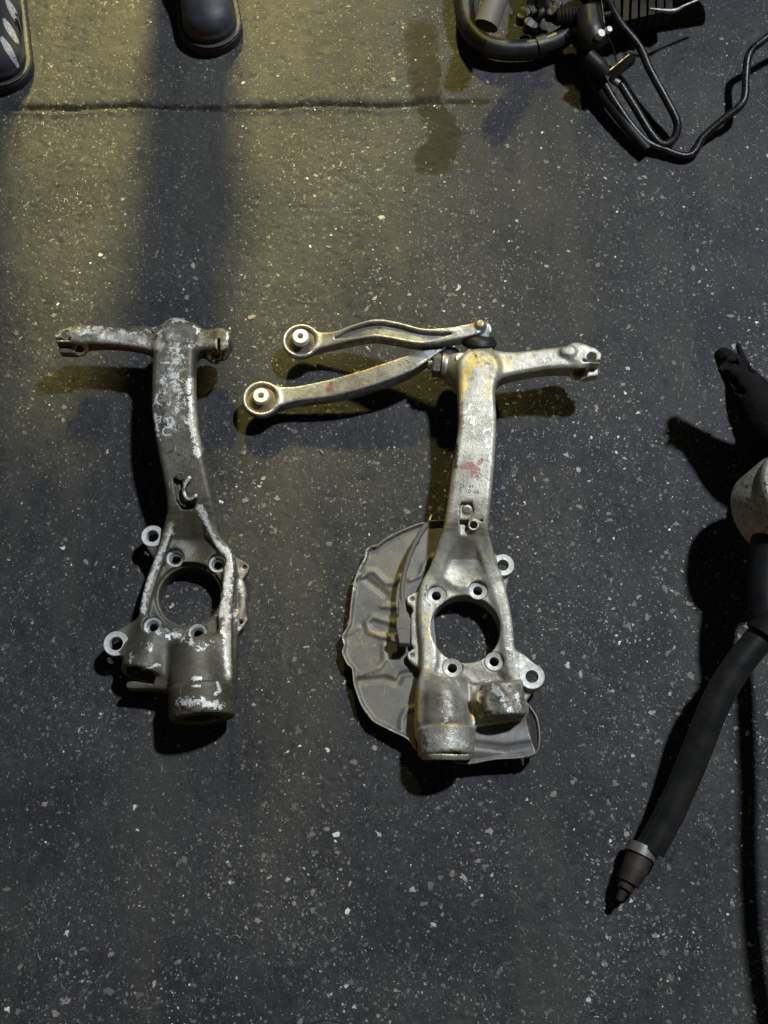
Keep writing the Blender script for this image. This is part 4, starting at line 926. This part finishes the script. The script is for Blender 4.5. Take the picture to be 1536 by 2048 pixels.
# ------------------------------------------------------------------ right edge: housing, bracket, hose
def right_things():
    q = S
    root = empty('cast_housing', P(1560, 1010, 0), 'round stained grey metal housing with bronze ring, cut by the right edge', 'metal housing')
    ax = Vector((-1.0, .10, .75)).normalized()
    c = P(1604, 990, 128)
    hb = lathe('housing_shell', [(0, .016), (30*q, .016), (56*q, .015), (58*q, .010), (72*q, .0095), (88*q, .008), (92*q, .009), (94*q, .006), (94*q, -.002), (90*q, -.006), (90*q, -.012), (94*q, -.018), (88*q, -.060), (60*q, -.075), (0, -.075)], c, M['housing'], root, 128, axis=(.35, .05, .93))
    wear(hb, 'grime', [([(1505, 905), (1485, 960), (1490, 1010)], 26, .6), ([(1495, 1040), (1515, 1075), (1540, 1085)], 22, .7), ([(1525, 930), (1530, 990)], 14, .45)])
    wear(hb, 'scrape', [([(1510, 900), (1490, 915), (1478, 950), (1475, 1000), (1485, 1050)], 3.5, .7)])
    lathe('bronze_ring', [(88*q, .004), (93*q, 0), (93*q, -.008), (80*q, -.012)], P(1580, 1000, 106), M['brown'], root, 48, axis=(-.25, .0, .97))
    tube('lower_body', [P(1562, 1040, 95), P(1540, 1120, 100), P(1532, 1200, 98), P(1538, 1270, 92)], [56*q, 36*q, 33*q, 32*q], M['black_rubber'], root, 24)
    tube('side_arm', [P(1560, 980, 50), P(1600, 900, 60), P(1640, 800, 60)], [60*q, 50*q, 50*q], M['black_plastic'], root, 18)
    # dark bracket
    rb = empty('rubber_boot', P(1500, 820, 0), 'black crumpled rubber boot lying above the grey housing', 'rubber boot')
    s = Solid(*bounds(1415, 650, 1640, 950, 140), h=.002)
    s.chain([(P(1446, 712, 104), 17*q), (P(1470, 745, 100), 28*q), (P(1506, 792, 92), 40*q), (P(1548, 850, 80), 60*q), (P(1600, 900, 66), 60*q)], k=.010)
    s.chain([(P(1476, 690, 30), 5*q), (P(1490, 730, 34), 9*q), (P(1510, 780, 40), 18*q), (P(1560, 830, 44), 40*q)], k=.012)
    for i in range(6):
        u, v = 1450+i*14, 700+i*26; s.cyl(P(u+14, v-14, 96), P(u-16, v+12, 84), 2.6*q, op='-', k=.002)
    rnd = random.Random(5)
    for i in range(110):
        t = rnd.random(); u = 1452+t*110+rnd.uniform(-10-24*t, 14+24*t); v = 712+t*150+rnd.uniform(-10-14*t, 10+14*t); z = 102-28*t+rnd.uniform(2, 18)
        s.cone(P(u, v, z), rnd.uniform(4, 11)*q, P(u+rnd.uniform(-12, 12), v+rnd.uniform(-10, 10), z), rnd.uniform(3, 8)*q, op='-' if i % 5 == 0 else '+', k=.004)
    s.cone(P(1445, 687, 120), 9*q, P(1456, 692, 120), 6*q, op='-', k=.004)
    s.mesh('boot', M['matt_black'], rb)
    # hose
    rh = empty('rubber_hose', P(1400, 1500, 0), 'thick curved black rubber hose with metal clamp and rusty brown end fitting', 'hose')
    tube('hose_body', [P(1545, 1250, 94), P(1508, 1290, 88), P(1466, 1345, 80), P(1430, 1410, 70), P(1402, 1480, 58), P(1374, 1550, 46), P(1338, 1630, 34), P(1300, 1700, 26)],
         [27*q, 27*q, 27*q, 27*q, 27*q, 27*q, 27*q, 27*q], M['hose'], rh, 28, n=10)
    tube('hose_collar', [P(1552, 1232, 98), P(1526, 1270, 92)], [37*q, 35*q], M['black_rubber'], rh, 28, hollow=.002, cap=False)
    tube('hose_clamp', [P(1288, 1694, 24), P(1280, 1712, 24)], 28.5*q, M['steel'], rh, 28)
    tube('end_fitting', [P(1280, 1712, 24), P(1268, 1740, 24), P(1256, 1766, 24)], [25*q, 24*q, 20*q], M['brown'], rh, 20)
    tube('fitting_neck', [P(1256, 1764, 24), P(1248, 1778, 24)], [16*q, 14*q], M['brown'], rh, 14)
    tube('fitting_tip', [P(1249, 1776, 24), P(1238, 1800, 22)], [10*q, 7*q], M['brown'], rh, 8)
    # hose outside the frame whose shadow falls along the right edge
    rp = empty('rubber_hose', P(1760, 1700, 0), 'black hose running just past the right edge of the view', 'hose')
    tube('hose_body', [P(1600, 1180, 110), P(1640, 1300, 135), P(1665, 1400, 150), P(1670, 1550, 150), P(1690, 1750, 150), P(1720, 1950, 140), P(1740, 2200, 80)], 17*q, M['hose'], rp, 14)
right_things()

# ------------------------------------------------------------------ people at the edges
def shoe_solid(toe, heel, w, hgt, h=.002):
    """toe, heel: ground points; returns upper and sole solids"""
    T, Hh = Vector(toe), Vector(heel); d = (T-Hh).normalized()
    lo = (min(T.x, Hh.x)-.09, min(T.y, Hh.y)-.09, -.004); hi = (max(T.x, Hh.x)+.09, max(T.y, Hh.y)+.09, hgt+.06)
    up = Solid(lo, hi, h); so = Solid(lo, hi, h)
    L = (T-Hh).length; pt = lambda t, z: np.array(Hh+d*L*t+Vector((0, 0, z)))
    up.cone(pt(.82, .030), w*.86, pt(.60, .038), w*.9, k=.01, flat=.75)
    up.cone(pt(.60, .038), w*.9, pt(.40, .055), w*.8, k=.015, flat=.95)
    up.cone(pt(.40, .055), w*.8, pt(.16, .055), w*.78, k=.015, flat=1.1)
    up.cone(pt(.22, .06), w*.74, pt(.16, hgt), w*.78, k=.015)

    up.bar(pt(.82, .018), pt(.14, .018), w*.93, w*.78, .012, .012, r=.004, k=.004)
    so.bar(pt(.82, .009), pt(.14, .009), w*1.10, w*.94, .0105, .0105, r=.003, k=0)
    so.bar(pt(.82, .0165), pt(.14, .0165), w*1.16, w*1.0, .0007, .0007, r=.0005, op='-', k=0)
    return up, so
def people():
    q = S
    p1 = empty('person', P(200, -160, 0), 'standing person seen only by a black boot and a striped shoe at the top left', 'person')
    toe = P(434, 140, 0); heel = P(378, -260, 0)
    up, so = shoe_solid(toe, heel, 68*q, .15)
    a_ = up.mesh('boot', M['leather'], p1); b_ = so.mesh('sole', M['sole'], a_) 
    toe2 = P(12, 205, 0); heel2 = P(-12, -140, 0)
    up, so = shoe_solid(toe2, heel2, 66*q, .13)
    a2 = up.mesh('shoe', M['cloth'], p1); b2 = so.mesh('sole', M['sole'], a2)
    for (u0, v0, u1, v1) in ((14, 2, 34, 34), (6, 36, 28, 68), (0, 70, 24, 104)):
        st = []
        for i in range(9):
            t = i/8
            for j in (-1, 0, 1): st.append(P(u0+(u1-u0)*t+j*5.5*math.sin(math.pi*(.12+.76*t)), v0+(v1-v0)*t-j*5*math.sin(math.pi*(.12+.76*t)), 60))
        o = mesh_obj('stripe', st, [(3*i+j, 3*i+3+j, 3*i+4+j, 3*i+1+j) for i in range(8) for j in (0, 1)], M['white_paint'], a2); drape(o, a2, .0008)
    # trousers: both legs and hips in one continuous surface
    A1 = Vector(heel)+Vector((.01, .03, .14)); A2 = Vector(heel2)+Vector((0, .03, .12))
    hip = (A1+A2)/2+Vector((0, .04, .70))
    s = Solid((min(A1.x, A2.x)-.12, min(A1.y, A2.y)-.12, .08), (max(A1.x, A2.x)+.12, max(A1.y, A2.y)+.2, 1.08), .006)
    for A, sg in ((A1, 1), (A2, -1)):
        K = A+Vector((-.01*sg, -.01, .36)); Hp = hip+Vector((.085*sg, 0, .02))
        s.cone(A-Vector((0, 0, .03)), .058, K, .066, k=.02); s.cone(K, .066, Hp, .088, k=.03)
    s.cone(hip+Vector((-.07, 0, .06)), .11, hip+Vector((.07, 0, .06)), .11, k=.04); s.cone(hip+Vector((-.05, 0, .16)), .12, hip+Vector((.05, 0, .16)), .12, k=.04)
    s.mesh('trousers', M['cloth'], p1)
    # toe of the photographer's own shoe
    p2 = empty('person', P(640, 2250, 0), 'dark mesh shoe toe of a standing person at the bottom edge', 'person')
    up, so = shoe_solid(P(655, 2050, 0), P(640, 2474, 0), 62*q, .13)
    a3 = up.mesh('shoe', M['cloth'], p2); so.mesh('sole', M['sole'], a3)
people()
